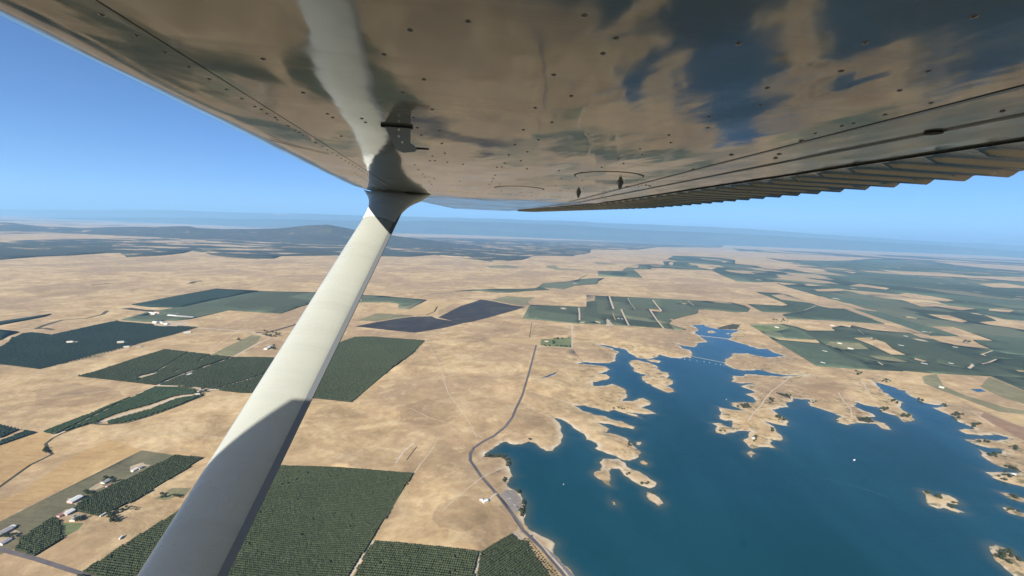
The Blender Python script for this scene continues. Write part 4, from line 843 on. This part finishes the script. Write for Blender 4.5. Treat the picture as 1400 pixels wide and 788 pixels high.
# ---- trees: a few shared crowns and trunks
def crown_mesh(seed, R=4.2, H=8.5):
    r = random.Random(seed); bm = bmesh.new()
    for k in range(11):
        a, d = r.uniform(0, 6.28), R * math.sqrt(r.uniform(0, 0.62)); q = R * r.uniform(0.28, 0.48)
        c = Vector((d * math.cos(a), d * math.sin(a), H * r.uniform(0.42, 0.82) - 0.35 * d * 0.5))
        g = bmesh.ops.create_icosphere(bm, subdivisions=1, radius=q)
        for v in g['verts']: v.co = Vector((v.co.x * r.uniform(0.8, 1.25), v.co.y * r.uniform(0.8, 1.25), v.co.z * r.uniform(0.6, 0.95))) + c
    for k in range(70):         # loose leaf sprays round the lobes
        a, e, d = r.uniform(0, 6.28), r.uniform(-0.3, 1.4), R * r.uniform(0.75, 1.1)
        c = Vector((d * math.cos(a) * math.cos(e), d * math.sin(a) * math.cos(e), H * 0.55 + d * 0.75 * math.sin(e))); q = R * r.uniform(0.09, 0.17)
        t1 = Vector((r.uniform(-1, 1), r.uniform(-1, 1), r.uniform(-1, 1))).normalized() * q; t2 = Vector((r.uniform(-1, 1), r.uniform(-1, 1), r.uniform(-1, 1))).normalized() * q
        bm.faces.new([bm.verts.new(c + t1), bm.verts.new(c + t2), bm.verts.new(c - t1 * 0.8), bm.verts.new(c - t2 * 0.9)])
    me = bpy.data.meshes.new('crown'); bm.to_mesh(me); bm.free(); me.materials.append(M['oak']); return me
def trunk_mesh(seed, H=8.5):
    r = random.Random(seed); bm = bmesh.new()
    def limb(a, b, r0, r1):
        d = (b - a); g = bmesh.ops.create_cone(bm, cap_ends=False, segments=6, radius1=r0, radius2=r1, depth=d.length)
        q = d.to_track_quat('Z', 'Y').to_matrix()
        for v in g['verts']: v.co = q @ v.co + (a + b) / 2
    top = Vector((0.2, 0.1, H * 0.45)); limb(Vector((0, 0, -0.4)), top, 0.42, 0.27)
    for k in range(4):
        a = k * 1.57 + r.uniform(-0.4, 0.4); limb(top, top + Vector((math.cos(a) * 1.8, math.sin(a) * 1.8, H * 0.22)), 0.24, 0.08)
    me = bpy.data.meshes.new('trunk'); bm.to_mesh(me); bm.free(); me.materials.append(M['bark']); return me
KINDS = [(crown_mesh(k), trunk_mesh(k)) for k in range(6)]
TREES = [] # (x, y, scale, label, group)
CL = [  # centre px, half extents px, how many, mean scale, label, group
 ((677,624.5),(13,2.2),13,0.9,'dark tree in the thicket filling the small cove beside the curving road','trees of the road cove'),
 ((694.5,634),(1.6,7),6,0.9,'dark tree on the bank just below the thicket cove','trees below the cove'),
 ((689.5,658),(2.5,5),5,0.9,'dark round tree on the bank above the parking lot','trees above the parking lot'),
 ((706,673),(9,3),6,0.9,'tree edging the upper shore of the parking lot','trees on the upper edge of the lot'),
 ((715.5,688),(1.6,7),7,1.0,'tall tree between the parking lot and the water','trees between lot and water'),
 ((713,702),(2.5,5),7,0.9,'tree below the parking lot beside the road','trees below the lot'),
 ((723.5,602.5),(3,0.8),3,0.8,'dark bush-like tree at the head of the round bay','trees at the bay head'),
 ((866,611),(9,6),7,0.8,'small tree on the north-east rim of the blunt peninsula','trees of the blunt peninsula'),
 ((857,650),(5,3),4,0.8,'small tree on the hooked island','trees of the hooked island'),
 ((882,662.5),(5,1.6),4,0.9,'tree near the round tip of the hooked island','trees at the hooked island tip'),
 ((848,559.5),(16,2),9,0.8,'tree on the low spit north of the narrow inlet','trees of the low spit'),
 ((1056,550),(6,3.5),9,1.2,'dark tree in the clump at the neck of the ragged peninsula','trees of the peninsula neck'),
 ((1068,573),(8,4),14,1.1,'dark tree on the pointed east arm of the ragged peninsula','trees of the east arm'),
 ((1016,556),(9,2.5),9,1.0,'tree on the small arm holding the campground','trees of the campground arm'),
 ((990,590),(7,1.2),5,0.8,'tree on the western claw of the ragged peninsula','trees of the western claw'),
 ((1057,589),(4,4),6,1.0,'tree on the far rim of the lower lobe of the ragged peninsula','trees of the lower lobe rim'),
 ((1030,601),(7,5),10,0.8,'tree scattered over the lowest lobe of the ragged peninsula','trees of the lowest lobe'),
 ((1075,541),(6,2),7,1.2,'tree in the dark clump on the north rim of the ragged peninsula','trees of the north rim'),
 ((1110,550),(6,2.5),5,0.9,'tree at the root of the long middle peninsula','trees at the middle peninsula root'),
 ((1183,575),(9,2.2),12,1.1,'tree in the green thicket on the middle peninsula','trees of the middle thicket'),
 ((1145,575),(4,2),4,0.9,'tree near the blunt tip of the middle peninsula','trees of the middle tip'),
 ((1209,560),(5,2.5),7,1.2,'dark tree on the shore of the second finger','trees of the second finger shore'),
 ((1240,569),(9,3),9,1.1,'tree near the end of the second finger','trees of the second finger end'),
 ((1212,522.5),(7,1.5),6,1.3,'dark tree along the north bank of the upper arm','trees of the upper arm'),
 ((1222,551),(6,2.5),5,1.2,'tree on the ridge of the second finger','trees of the finger ridge'),
 ((1173,511),(6,3),7,1.4,'tree in the dark clump below the orchard edge','trees below the orchard edge'),
 ((1256,548),(8,2),6,1.2,'tree on the east bank of the upper arm','trees of the east bank'),
 ((1293,555),(6,2.2),6,1.3,'tree beside the small notch of the east shore','trees of the notch'),
 ((1309,570),(8,4),12,1.3,'dark tree in the grove on the east shore spur','trees of the east grove'),
 ((1335,584),(9,2.5),8,1.2,'dark tree on the shore above the narrow east spit','trees above the east spit'),
 ((1344,605),(12,2.2),9,1.0,'tree on the long pale east spit','trees of the long spit'),
 ((1360,624),(10,5),11,1.1,'tree on the wooded knob of the east shore','trees of the wooded knob'),
 ((1383,615),(12,2.5),8,1.2,'tree in the dark line behind the wooded knob','trees behind the knob'),
 ((1378,643),(11,4),11,1.1,'tree in the grove at the right edge above the inlet','trees of the right edge grove'),
 ((1375,654),(14,4),9,1.0,'tree on the sharp point at the right edge','trees of the sharp point'),
 ((1270,674),(6,2),6,0.9,'tree on the forked tip of the winged island','trees of the winged island tip'),
 ((1284,681),(3,2),5,1.0,'tree in the crook of the winged island','trees of the island crook'),
 ((1304,692),(8,4),9,0.9,'tree along the wing of the winged island','trees of the island wing'),
 ((1388,681),(11,2.5),7,1.0,'tree on the upper sliver island at the right edge','trees of the upper sliver'),
 ((1384,699),(10,3),6,0.9,'tree on the lower sliver island at the right edge','trees of the lower sliver'),
 ((1379,764),(18,12),17,1.1,'dark tree crowding the island in the bottom right corner','trees of the corner island'),
 ((893,675),(3,1.5),3,0.7,'tree on the small oval island','trees of the oval island'),
 ((760,477),(20,0.8),16,1.3,'dark tree in the hedge row along the lower side of the green lot','lower hedge trees'),
 ((766,465),(15,0.8),10,1.3,'dark tree in the row along the upper side of the green lot','upper row trees'),
 ((756.5,470.5),(2,4),8,1.4,'dark tree in the clump in the middle of the green lot','trees of the lot clump'),
 ((148,661),(11,4),13,1.0,'dark tree round the middle farmhouse','trees round the middle farmhouse'),
 ((123,679),(8,3.5),9,1.0,'dark tree below the tan yard, between the two farmhouses','trees below the tan yard'),
 ((108,717),(9,3.5),10,0.9,'tree in the garden of the lower farmhouse','garden trees'),
 ((156,713),(9,9),18,0.9,'dark tree in the thicket below the rectangular orchard','thicket trees'),
 ((176,700),(12,4),8,0.8,'tree trailing away from the thicket','trailing trees'),
 ((233,680),(18,3),9,0.9,'dark tree in the strip left of the strut','strip trees'),
 ((16,742),(13,5),10,0.9,'tree round the corner farmstead at lower left','corner farm trees'),
 ((275,541),(10,3.5),13,1.2,'dark tree round the farmstead where the pale tracks meet','crossroads trees'),
 ((372,457),(14,4.5),20,1.5,'dark tree in the grove behind the strut','grove trees'),
 ((378,476),(7,4),8,1.5,'dark tree round the long white barn','barn trees'),
 ((324,466),(5,1.2),4,1.3,'dark tree alone on the dry slope left of the grove','slope trees'),
 ((63,621),(2.5,5),6,0.9,'dark tree at the bend of the creek','creek bend trees'),
 ((133,583),(4,1.5),4,0.9,'dark tree where the creek meets the pale track','creek crossing trees'),
 ((1065,440),(12,1.5),8,1.8,'dark tree by the pale yard north of the green crop field','yard trees'),
 ((1197,464.5),(8,1.8),6,1.7,'dark tree at the top of the tan wedge field','wedge field trees'),
 ((1322,469),(7,1),5,1.8,'dark tree in the pinkish field on the right','pinkish field trees'),
]
tr = random.Random(11); taken = [g for g in patches if g[0] in ('road', 'parking_lot')]
for (cx, cy), (hx, hy), n, sc, lab, grp in CL:
    k = 0; tries = 0
    while k < n and tries < n * 12:
        tries += 1; a, q = tr.uniform(0, 6.28), math.sqrt(tr.uniform(0, 1)); px, py = cx + hx * q * math.cos(a), cy + hy * q * math.sin(a)
        P = np.array([G(px, py)])
        wet = inside(P, shores[0])[0] and not any(inside(P, s_)[0] for s_ in shores[1:])
        if wet or any(inside(P, g[2])[0] for g in taken): continue
        TREES.append((P[0, 0], P[0, 1], sc * 0.88 * tr.uniform(0.6, 1.25), lab, grp)); k += 1
# row of saplings between the dam road and the bushy orchard corner
for i in range(20):
    t = i / 19.0
    for o_ in (0.0, 5.0): TREES.append((*G(722 + 42 * t - o_ + tr.uniform(-.6, .6), 741 + 52 * t + tr.uniform(-.6, .6)), 0.34 * tr.uniform(0.8, 1.2), 'sapling in the staggered row on the tan strip beside the dam road', 'saplings beside the dam road'))
bygrp = {}
for i, t_ in enumerate(TREES): bygrp.setdefault(t_[4], []).append(i)
for ids in bygrp.values():
    left = list(ids)
    for word, key in (('largest', lambda i: -TREES[i][2]), ('leftmost', lambda i: TREES[i][0] / TREES[i][1]), ('rightmost', lambda i: -TREES[i][0] / TREES[i][1]), ('nearest', lambda i: TREES[i][1]), ('farthest', lambda i: -TREES[i][1])):
        if len(left) < 2: break
        b_ = min(left, key=key); left.remove(b_); t_ = TREES[b_]; TREES[b_] = (*t_[:3], word + ' ' + t_[3], t_[4])
XY = np.array([t[:2] for t in TREES]); ZT = relief(XY, shore_dist(XY))
order = sorted(range(len(TREES)), key=lambda i: -TREES[i][2] / (np.linalg.norm(XY[i]) + ALT))
small = []
for rank, i in enumerate(order):
    x, y, sc, lab, grp = TREES[i]; cm, tm = KINDS[i % 6]
    if rank >= 296: small.append(i); continue
    o = empty('tree', (x, y, ZT[i]), tr.uniform(0, 6.28)); o.scale = (sc, sc, sc * tr.uniform(0.85, 1.15)); tag(o, lab, 'tree', grp)
    link(bpy.data.objects.new('crown', cm), o); link(bpy.data.objects.new('trunk', tm), o)
if small:
    VV, TT, b = [], [], 0
    for i in small:
        me = KINDS[i % 6][0]; v = np.empty(3 * len(me.vertices), np.float32); me.vertices.foreach_get('co', v); v = v.reshape(-1, 3) * TREES[i][2] + np.array([XY[i, 0], XY[i, 1], ZT[i]])
        me.calc_loop_triangles(); t_ = np.empty(3 * len(me.loop_triangles), np.int32); me.loop_triangles.foreach_get('vertices', t_)
        VV.append(v); TT.append(t_.reshape(-1, 3) + b); b += len(v)
    o = link(bpy.data.objects.new('scattered_trees', np_mesh('scattered_trees', np.vstack(VV), np.vstack(TT), M['oak']))); o['kind'] = 'stuff'

# ---- buildings
def house(px, py, w, d, h, rz, roof, wall, name, label, cat, group=None, pitch=0.32, windows=2, big_door=False):
    x, y, z = ground3(px, py); root = empty(name, (x, y, z), rz); tag(root, label, cat, group)
    bm = bmesh.new(); box(bm, -w / 2, w / 2, -d / 2, d / 2, -0.5, h)
    for sx in (-1, 1):           # gables
        r_ = d / 2 * pitch * 2; a = [bm.verts.new((sx * w / 2, -d / 2, h)), bm.verts.new((sx * w / 2, d / 2, h)), bm.verts.new((sx * w / 2, 0, h + d / 2 * pitch))]
        bm.faces.new(a)
    bm_obj('wall', bm, M[wall], root)
    bm = bmesh.new(); e = 0.6; rt = h + d / 2 * pitch
    for sy in (-1, 1):
        y0 = sy * (d / 2 + e); z0 = h - e * pitch
        v = [bm.verts.new(p) for p in ((-w / 2 - e, y0, z0 + .02), (w / 2 + e, y0, z0 + .02), (w / 2 + e, 0, rt + .02), (-w / 2 - e, 0, rt + .02), (-w / 2 - e, y0, z0 + .2), (w / 2 + e, y0, z0 + .2), (w / 2 + e, 0, rt + .22), (-w / 2 - e, 0, rt + .22))]
        for f in ((0, 1, 2, 3), (7, 6, 5, 4), (0, 4, 5, 1), (1, 5, 6, 2), (3, 7, 4, 0)): bm.faces.new([v[i] for i in f])
    bm_obj('roof', bm, M[roof], root)
    for sy in (-1, 1):
        for k in range(windows):
            xx = (k + 0.5 - windows / 2) * w / max(1, windows); bm = bmesh.new(); box(bm, xx - .6, xx + .6, min(sy * d / 2, sy * (d / 2 + .06)), max(sy * d / 2, sy * (d / 2 + .06)), 1.0, 2.2); bm_obj('window', bm, M['dark_glass'], root)
    bm = bmesh.new(); dw = 2.2 if big_door else 0.55; box(bm, w / 2, w / 2 + .06, -dw, dw, 0.0, min(h - .2, 3.6 if big_door else 2.1)); bm_obj('door', bm, M['door'], root)
    return root
FH = heading((98, 705), (238, 625))
house(103, 690, 21, 13, 4.6, FH, 'roof_white', 'wall_pink', 'barn', 'big white-roofed barn at the top corner of the farm track, left of the rectangular orchard', 'barn', big_door=True, windows=3)
house(95, 709, 15, 11, 4.0, FH, 'roof_white', 'wall_pink', 'shed', 'white-roofed shed with a pinkish yard above the lower farmhouse', 'shed', big_door=True)
house(84, 713, 10, 7, 3.4, FH, 'roof_red', 'wall_pink', 'shed', 'small faded red shed beside the white-roofed shed', 'shed')
house(104, 717, 16, 10, 3.2, FH + 0.2, 'roof_grey', 'wall_cream', 'farmhouse', 'lower farmhouse with a grey roof amid garden trees', 'house')
house(146, 662, 18, 10, 3.2, FH, 'roof_grey', 'wall_cream', 'farmhouse', 'middle farmhouse almost hidden by dark trees', 'house')
house(148, 668, 8, 6, 2.6, FH, 'roof_red', 'wall_pink', 'shed', 'little pinkish shed on the track below the middle farmhouse', 'shed')
house(184, 645, 13, 7, 3, FH, 'roof_white', 'wall_cream', 'shed', 'pale shed in the bare yard at the top of the weedy field', 'shed')
house(192, 642, 9, 6, 3, FH, 'roof_grey', 'wall_cream', 'shed', 'grey shed in the bare yard at the top of the weedy field', 'shed')
house(6, 737, 22, 12, 4, FH, 'roof_grey', 'wall_pink', 'barn', 'grey-roofed barn of the corner farmstead at the left edge', 'barn', big_door=True)
house(14, 732, 14, 9, 3.4, FH, 'roof_white', 'wall_cream', 'shed', 'pale shed behind the corner farmstead barn', 'shed')
house(8, 749, 14, 9, 3.2, FH, 'roof_grey', 'wall_cream', 'farmhouse', 'corner farmhouse just above the bottom left road', 'house')
house(663, 690.5, 12, 8, 3.4, heading((645, 700), (680, 684)), 'roof_white', 'wall_cream', 'farmhouse', 'lone white-roofed house on dry grass left of the parking lot', 'house')
house(657.5, 689, 6, 5, 2.8, 0.3, 'roof_white', 'wall_cream', 'shed', 'small white shed left of the lone white-roofed house', 'shed')
house(367, 477, 52, 17, 6, heading((361, 479), (374, 473)), 'roof_white', 'wall_cream', 'barn', 'long white barn beside the wing strut', 'barn', big_door=True, windows=6)
house(238.5, 433.4, 88, 20, 7, heading((230, 433), (262, 436)), 'roof_white', 'wall_cream', 'packing_shed', 'long bright white packing shed in front of the grey-green orchard', 'barn', windows=9, big_door=True)
house(254, 435, 120, 22, 6, heading((230, 433), (262, 436)), 'roof_grey', 'wall_cream', 'packing_shed', 'long dull packing shed behind the bright white one', 'barn', windows=9, big_door=True)
for k, (px, py, w, rf, lab) in enumerate([(209, 429.5, 60, 'roof_white', 'white barn leftmost in the yard under the dark wedge orchard'), (216, 428.4, 50, 'roof_red', 'reddish barn in the yard under the dark wedge orchard'), (213, 442.5, 36, 'roof_white', 'white shed at the left end of the grey yard'), (222, 442.4, 40, 'roof_grey', 'grey shed in the middle of the grey yard'), (228, 444.4, 30, 'roof_white', 'small white shed below the grey shed in the yard')]):
    house(px, py, w, 18, 6, heading((200, 440), (240, 447)), rf, 'wall_cream', 'barn', lab, 'barn', windows=3, big_door=True)
house(256, 456.5, 30, 14, 5, 0.6, 'roof_white', 'wall_cream', 'barn', 'white barn on the lower right edge of the big blue-green orchard', 'barn', big_door=True)
house(173, 477, 20, 11, 4, 0.6, 'roof_white', 'wall_cream', 'barn', 'left white shed on the lower edge of the big blue-green orchard', 'barn')
house(190, 476.3, 16, 10, 4, 0.6, 'roof_grey', 'wall_cream', 'farmhouse', 'grey house on the lower edge of the big blue-green orchard', 'house')
house(96, 470, 22, 10, 5, 0.4, 'roof_white', 'wall_cream', 'barn', 'white shed in the left clearing of the big blue-green orchard', 'barn')
house(165, 470, 24, 10, 5, 0.6, 'roof_white', 'wall_cream', 'barn', 'white shed in the right clearing of the big blue-green orchard', 'barn')
house(275, 539.5, 22, 12, 4, 0.5, 'roof_grey', 'wall_cream', 'farmhouse', 'farmhouse ringed by trees where the pale tracks meet', 'house')
house(271, 544.5, 12, 8, 3.2, 0.5, 'roof_white', 'wall_cream', 'shed', 'small white shed below the crossroads farmhouse', 'shed')
house(258.5, 516.8, 20, 11, 4, heading((213, 530), (345, 474)), 'roof_white', 'wall_cream', 'shed', 'white shed beside the diagonal track through the left orchards', 'shed')
for px, py, w, lab in [(1263.5, 499.5, 40, 'white building in the orchard above the gold field'), (1232, 474.5, 42, 'white building right of the tan wedge field'), (1264, 455, 46, 'white building at the tip of the long tan field'), (1238, 461.5, 36, 'white building between the wedge field and the long tan field'), (1163, 478, 44, 'white building on the dull field, near the diagonal track'), (1127.5, 483, 36, 'white building in the orchard left of the diagonal track'), (1125, 498.5, 30, 'white building near the bottom corner of the right orchards'), (1148, 471, 34, 'white building above the dull field'), (1194, 464, 38, 'white building among the wedge field trees'), (1306, 476.5, 36, 'white building at the lower edge of the pinkish field'), (1300, 499, 30, 'white building right of the pale yard'), (1287, 532.5, 26, 'white barn on the green strip of the east shore'), (1062, 449.5, 44, 'white building in the bare yard of the green crop field'), (1138, 446.5, 44, 'white building on the tan band above the right orchards'), (846, 437.3, 34, 'white building in the middle of the green orchard block'), (851, 437.8, 26, 'small white building right of the one in the green block')]:
    house(px, py, w * 0.62, 11, 5, heading((1100, 470), (1160, 485)) + 0.2, 'roof_pale', 'wall_cream', 'farm_building', lab, 'barn', windows=2, big_door=True)
house(747, 469.5, 18, 12, 4.5, 0.1, 'roof_red', 'wall_cream', 'farmhouse', 'red-roofed farmhouse on the green lot', 'house')
house(1384, 650.5, 14, 9, 3.4, 0.3, 'roof_white', 'wall_cream', 'ranger_cabin', 'pale cabin among trees on the sharp point at the right edge', 'house')
house(1030.5, 600.5, 11, 7, 3, 0.2, 'roof_white', 'wall_cream', 'park_cabin', 'white cabin on the lowest lobe of the ragged peninsula', 'house')

# ---- cars, trailer
def car(px, py, rz, col, label):
    x, y, z = ground3(px, py); root = empty('parked_car', (x, y, z), rz); tag(root, label, 'car')
    bm = bmesh.new(); box(bm, -2.2, 2.2, -0.9, 0.9, 0.35, 0.95); bmesh.ops.bevel(bm, geom=bm.edges[:], offset=0.12, segments=2, affect='EDGES'); bm_obj('body', bm, M[col], root)
    bm = bmesh.new(); v = box(bm, -1.3, 1.0, -0.8, 0.8, 0.951, 1.5)
    for q in v[4:]: q.co.x *= 0.72; q.co.y *= 0.85
    bm_obj('cabin', bm, M['dark_glass'], root)
    for sx in (-1.35, 1.35):
        for sy in (-0.82, 0.82):
            bm = bmesh.new(); g = bmesh.ops.create_cone(bm, cap_ends=True, segments=12, radius1=0.34, radius2=0.34, depth=0.22)
            bmesh.ops.rotate(bm, verts=bm.verts, matrix=Matrix.Rotation(math.pi / 2, 3, 'X')); bmesh.ops.translate(bm, verts=bm.verts, vec=(sx, sy, 0.34)); bm_obj('wheel', bm, M['rubber'], root)
LH = heading((690, 680), (708, 698))
car(703.5, 692, LH, 'car_white', 'white car in the middle of the lakeside parking lot')
car(707.2, 695, LH + 0.4, 'car_dark', 'dark car below the white car in the lakeside parking lot')
car(697, 683.5, LH + 1.5, 'car_white', 'white car near the top of the lakeside parking lot')
car(727, 734.5, heading((716, 727), (742, 753)), 'car_dark', 'dark car driving along the dam road')
def trailer(px, py, rz, ln, label):
    x, y, z = ground3(px, py); root = empty('trailer', (x, y, z), rz); tag(root, label, 'trailer')
    bm = bmesh.new(); box(bm, -ln / 2, ln / 2, -1.25, 1.25, 0.7, 3.4); bmesh.ops.bevel(bm, geom=bm.edges[:], offset=0.15, segments=1, affect='EDGES'); bm_obj('box', bm, M['roof_white'], root)
    bm = bmesh.new(); box(bm, -ln / 2 - 1.6, -ln / 2, -0.12, 0.12, 0.55, 0.69); bm_obj('drawbar', bm, M['rubber'], root)
    for sx in (-0.8, 0.8):
        for sy in (-1.1, 1.1):
            bm = bmesh.new(); bmesh.ops.create_cone(bm, cap_ends=True, segments=12, radius1=0.45, radius2=0.45, depth=0.25)
            bmesh.ops.rotate(bm, verts=bm.verts, matrix=Matrix.Rotation(math.pi / 2, 3, 'X')); bmesh.ops.translate(bm, verts=bm.verts, vec=(sx, sy, 0.45)); bm_obj('wheel', bm, M['rubber'], root)
trailer(141.5, 710.3, FH, 12, 'white trailer parked at the lower corner of the rectangular orchard')
trailer(165.8, 740.5, FH + 0.3, 9, 'white trailer alone on bare ground left of the big row orchard')

# ---- boats, buoys, boom and causeway bridge
def boat(px, py, rz, k, label):
    x, y = G(px, py); root = empty('motor_boat', (x, y, 0.05), rz); tag(root, label, 'boat'); root.scale = (k, k, k)
    bm = bmesh.new(); secs = [(-3.6, 1.15, 0.0), (-1.5, 1.25, 0.0), (1.0, 1.15, 0.0), (2.8, 0.7, 0.1), (4.0, 0.05, 0.35)]; rows = []
    for xx, hw, dz in secs: rows.append([bm.verts.new(p) for p in ((xx, -hw, 0.95 + dz), (xx, -hw * 0.75, -0.1 + dz), (xx, 0, -0.3 + dz), (xx, hw * 0.75, -0.1 + dz), (xx, hw, 0.95 + dz))])
    for a, b in zip(rows, rows[1:]):
        for i in range(4): bm.faces.new((a[i], a[i + 1], b[i + 1], b[i]))
        bm.faces.new((a[4], a[0], b[0], b[4]))
    bm.faces.new(rows[0]); bm_obj('hull', bm, M['boat_white'], root)
    bm = bmesh.new(); v = box(bm, -0.6, 1.7, -0.8, 0.8, 0.951, 1.9)
    for q in v[4:]: q.co.x = q.co.x * 0.75 - 0.1
    bm_obj('cabin', bm, M['boat_white'], root)
    bm = bmesh.new(); box(bm, 1.3, 1.62, -0.7, 0.7, 1.2, 1.75); bm_obj('windscreen', bm, M['dark_glass'], root)
    bm = bmesh.new(); box(bm, -4.0, -3.601, -0.25, 0.25, 0.2, 1.3); bm_obj('outboard_motor', bm, M['rubber'], root)
boat(1168, 629.5, 0.5, 1.25, 'white motor boat alone in the open middle of the lake')
boat(770.5, 662.5, 1.2, 0.55, 'tiny white boat in the bay right of the parking lot')
boat(993, 546.5, 0.9, 0.7, 'tiny white boat west of the ragged peninsula')
def wake(pts, w0, w1):
    P = GP(pts); n = len(P); VV = []
    for i, q in enumerate(P):
        d = P[min(i + 1, n - 1)] - P[max(i - 1, 0)]; d = d / np.linalg.norm(d); nn = np.array([-d[1], d[0]]); w_ = w0 + (w1 - w0) * i / (n - 1)
        VV += [(*(q + nn * w_), 0.05), (*(q - nn * w_), 0.05)]
    o = mesh_obj('boat_wake', VV, [(2 * i, 2 * i + 1, 2 * i + 3, 2 * i + 2) for i in range(n - 1)], M['foam']); o['kind'] = 'stuff'
M['foam'] = plain('wake_foam', (0.013, 0.062, 0.088), 0.2, 0.4, 1 / 9.0)
wake([(1120, 652), (1140, 657.5), (1165, 664), (1190, 671.5), (1215, 680)], 0.8, 3.0)
bu0 = None
for px, py in [(929.8, 490.6), (936, 491.4), (942.9, 492.6), (953, 493.8), (962.6, 495), (970.3, 496.5), (978.9, 498.2), (985, 499), (990, 499.8)]:
    x, y = G(px, py)
    if bu0 is None:
        bu0 = empty('buoy', (x, y, 0)); bm = bmesh.new(); bmesh.ops.create_uvsphere(bm, u_segments=10, v_segments=6, radius=1.0); bmesh.ops.translate(bm, verts=bm.verts, vec=(0, 0, 0.4)); bm_obj('float', bm, M['buoy'], bu0)
        bm = bmesh.new(); bmesh.ops.create_cone(bm, cap_ends=True, segments=8, radius1=0.35, radius2=0.25, depth=1.8); bmesh.ops.translate(bm, verts=bm.verts, vec=(0, 0, 2.8)); bm_obj('top_mark', bm, M['buoy'], bu0); o = bu0
    else:
        o = bu0.copy(); COL.objects.link(o); o.location = (x, y, 0)
        for ch_ in bu0.children: c2 = ch_.copy(); COL.objects.link(c2); c2.parent = o
    tag(o, 'white buoy in the dotted line just in front of the floating boom', 'buoy', 'buoys in front of the boom')
def span(name, label, cat, a, b, wd, z0, z1, seg, mt, piers=False):
    A, B = G(*a), G(*b); Ln = np.linalg.norm(B - A); mid = (A + B) / 2; root = empty(name, (mid[0], mid[1], 0), math.atan2(B[1] - A[1], B[0] - A[0])); tag(root, label, cat)
    me = None; n = max(1, int(Ln / seg))
    for k in range(n):
        if me is None:
            bm = bmesh.new(); box(bm, -seg * 0.485, seg * 0.485, -wd / 2, wd / 2, z0, z1); o = bm_obj('deck' if piers else 'pontoon', bm, mt, root); me = o.data
        else: o = link(bpy.data.objects.new('deck' if piers else 'pontoon', me), root)
        o.location.x = -Ln / 2 + (k + 0.5) * Ln / n; o.scale.x = Ln / n / seg
        if piers:
            bm = bmesh.new(); box(bm, -1, 1, -wd * .35, wd * .35, -3, z0 - 0.01); p_ = bm_obj('pier', bm, mt, root); p_.location.x = o.location.x
    return root
span('floating_boom', 'thin pale floating boom across the neck of the lake', 'boom', (946.5, 487.5), (990.5, 496.3), 1.8, -0.3, 0.6, 12.0, M['concrete'])
span('causeway_bridge', 'pale low causeway bridge across the upper arm of the lake', 'bridge', (957.5, 459.6), (995, 463.8), 6.0, 1.6, 2.8, 26.0, M['concrete'], True)
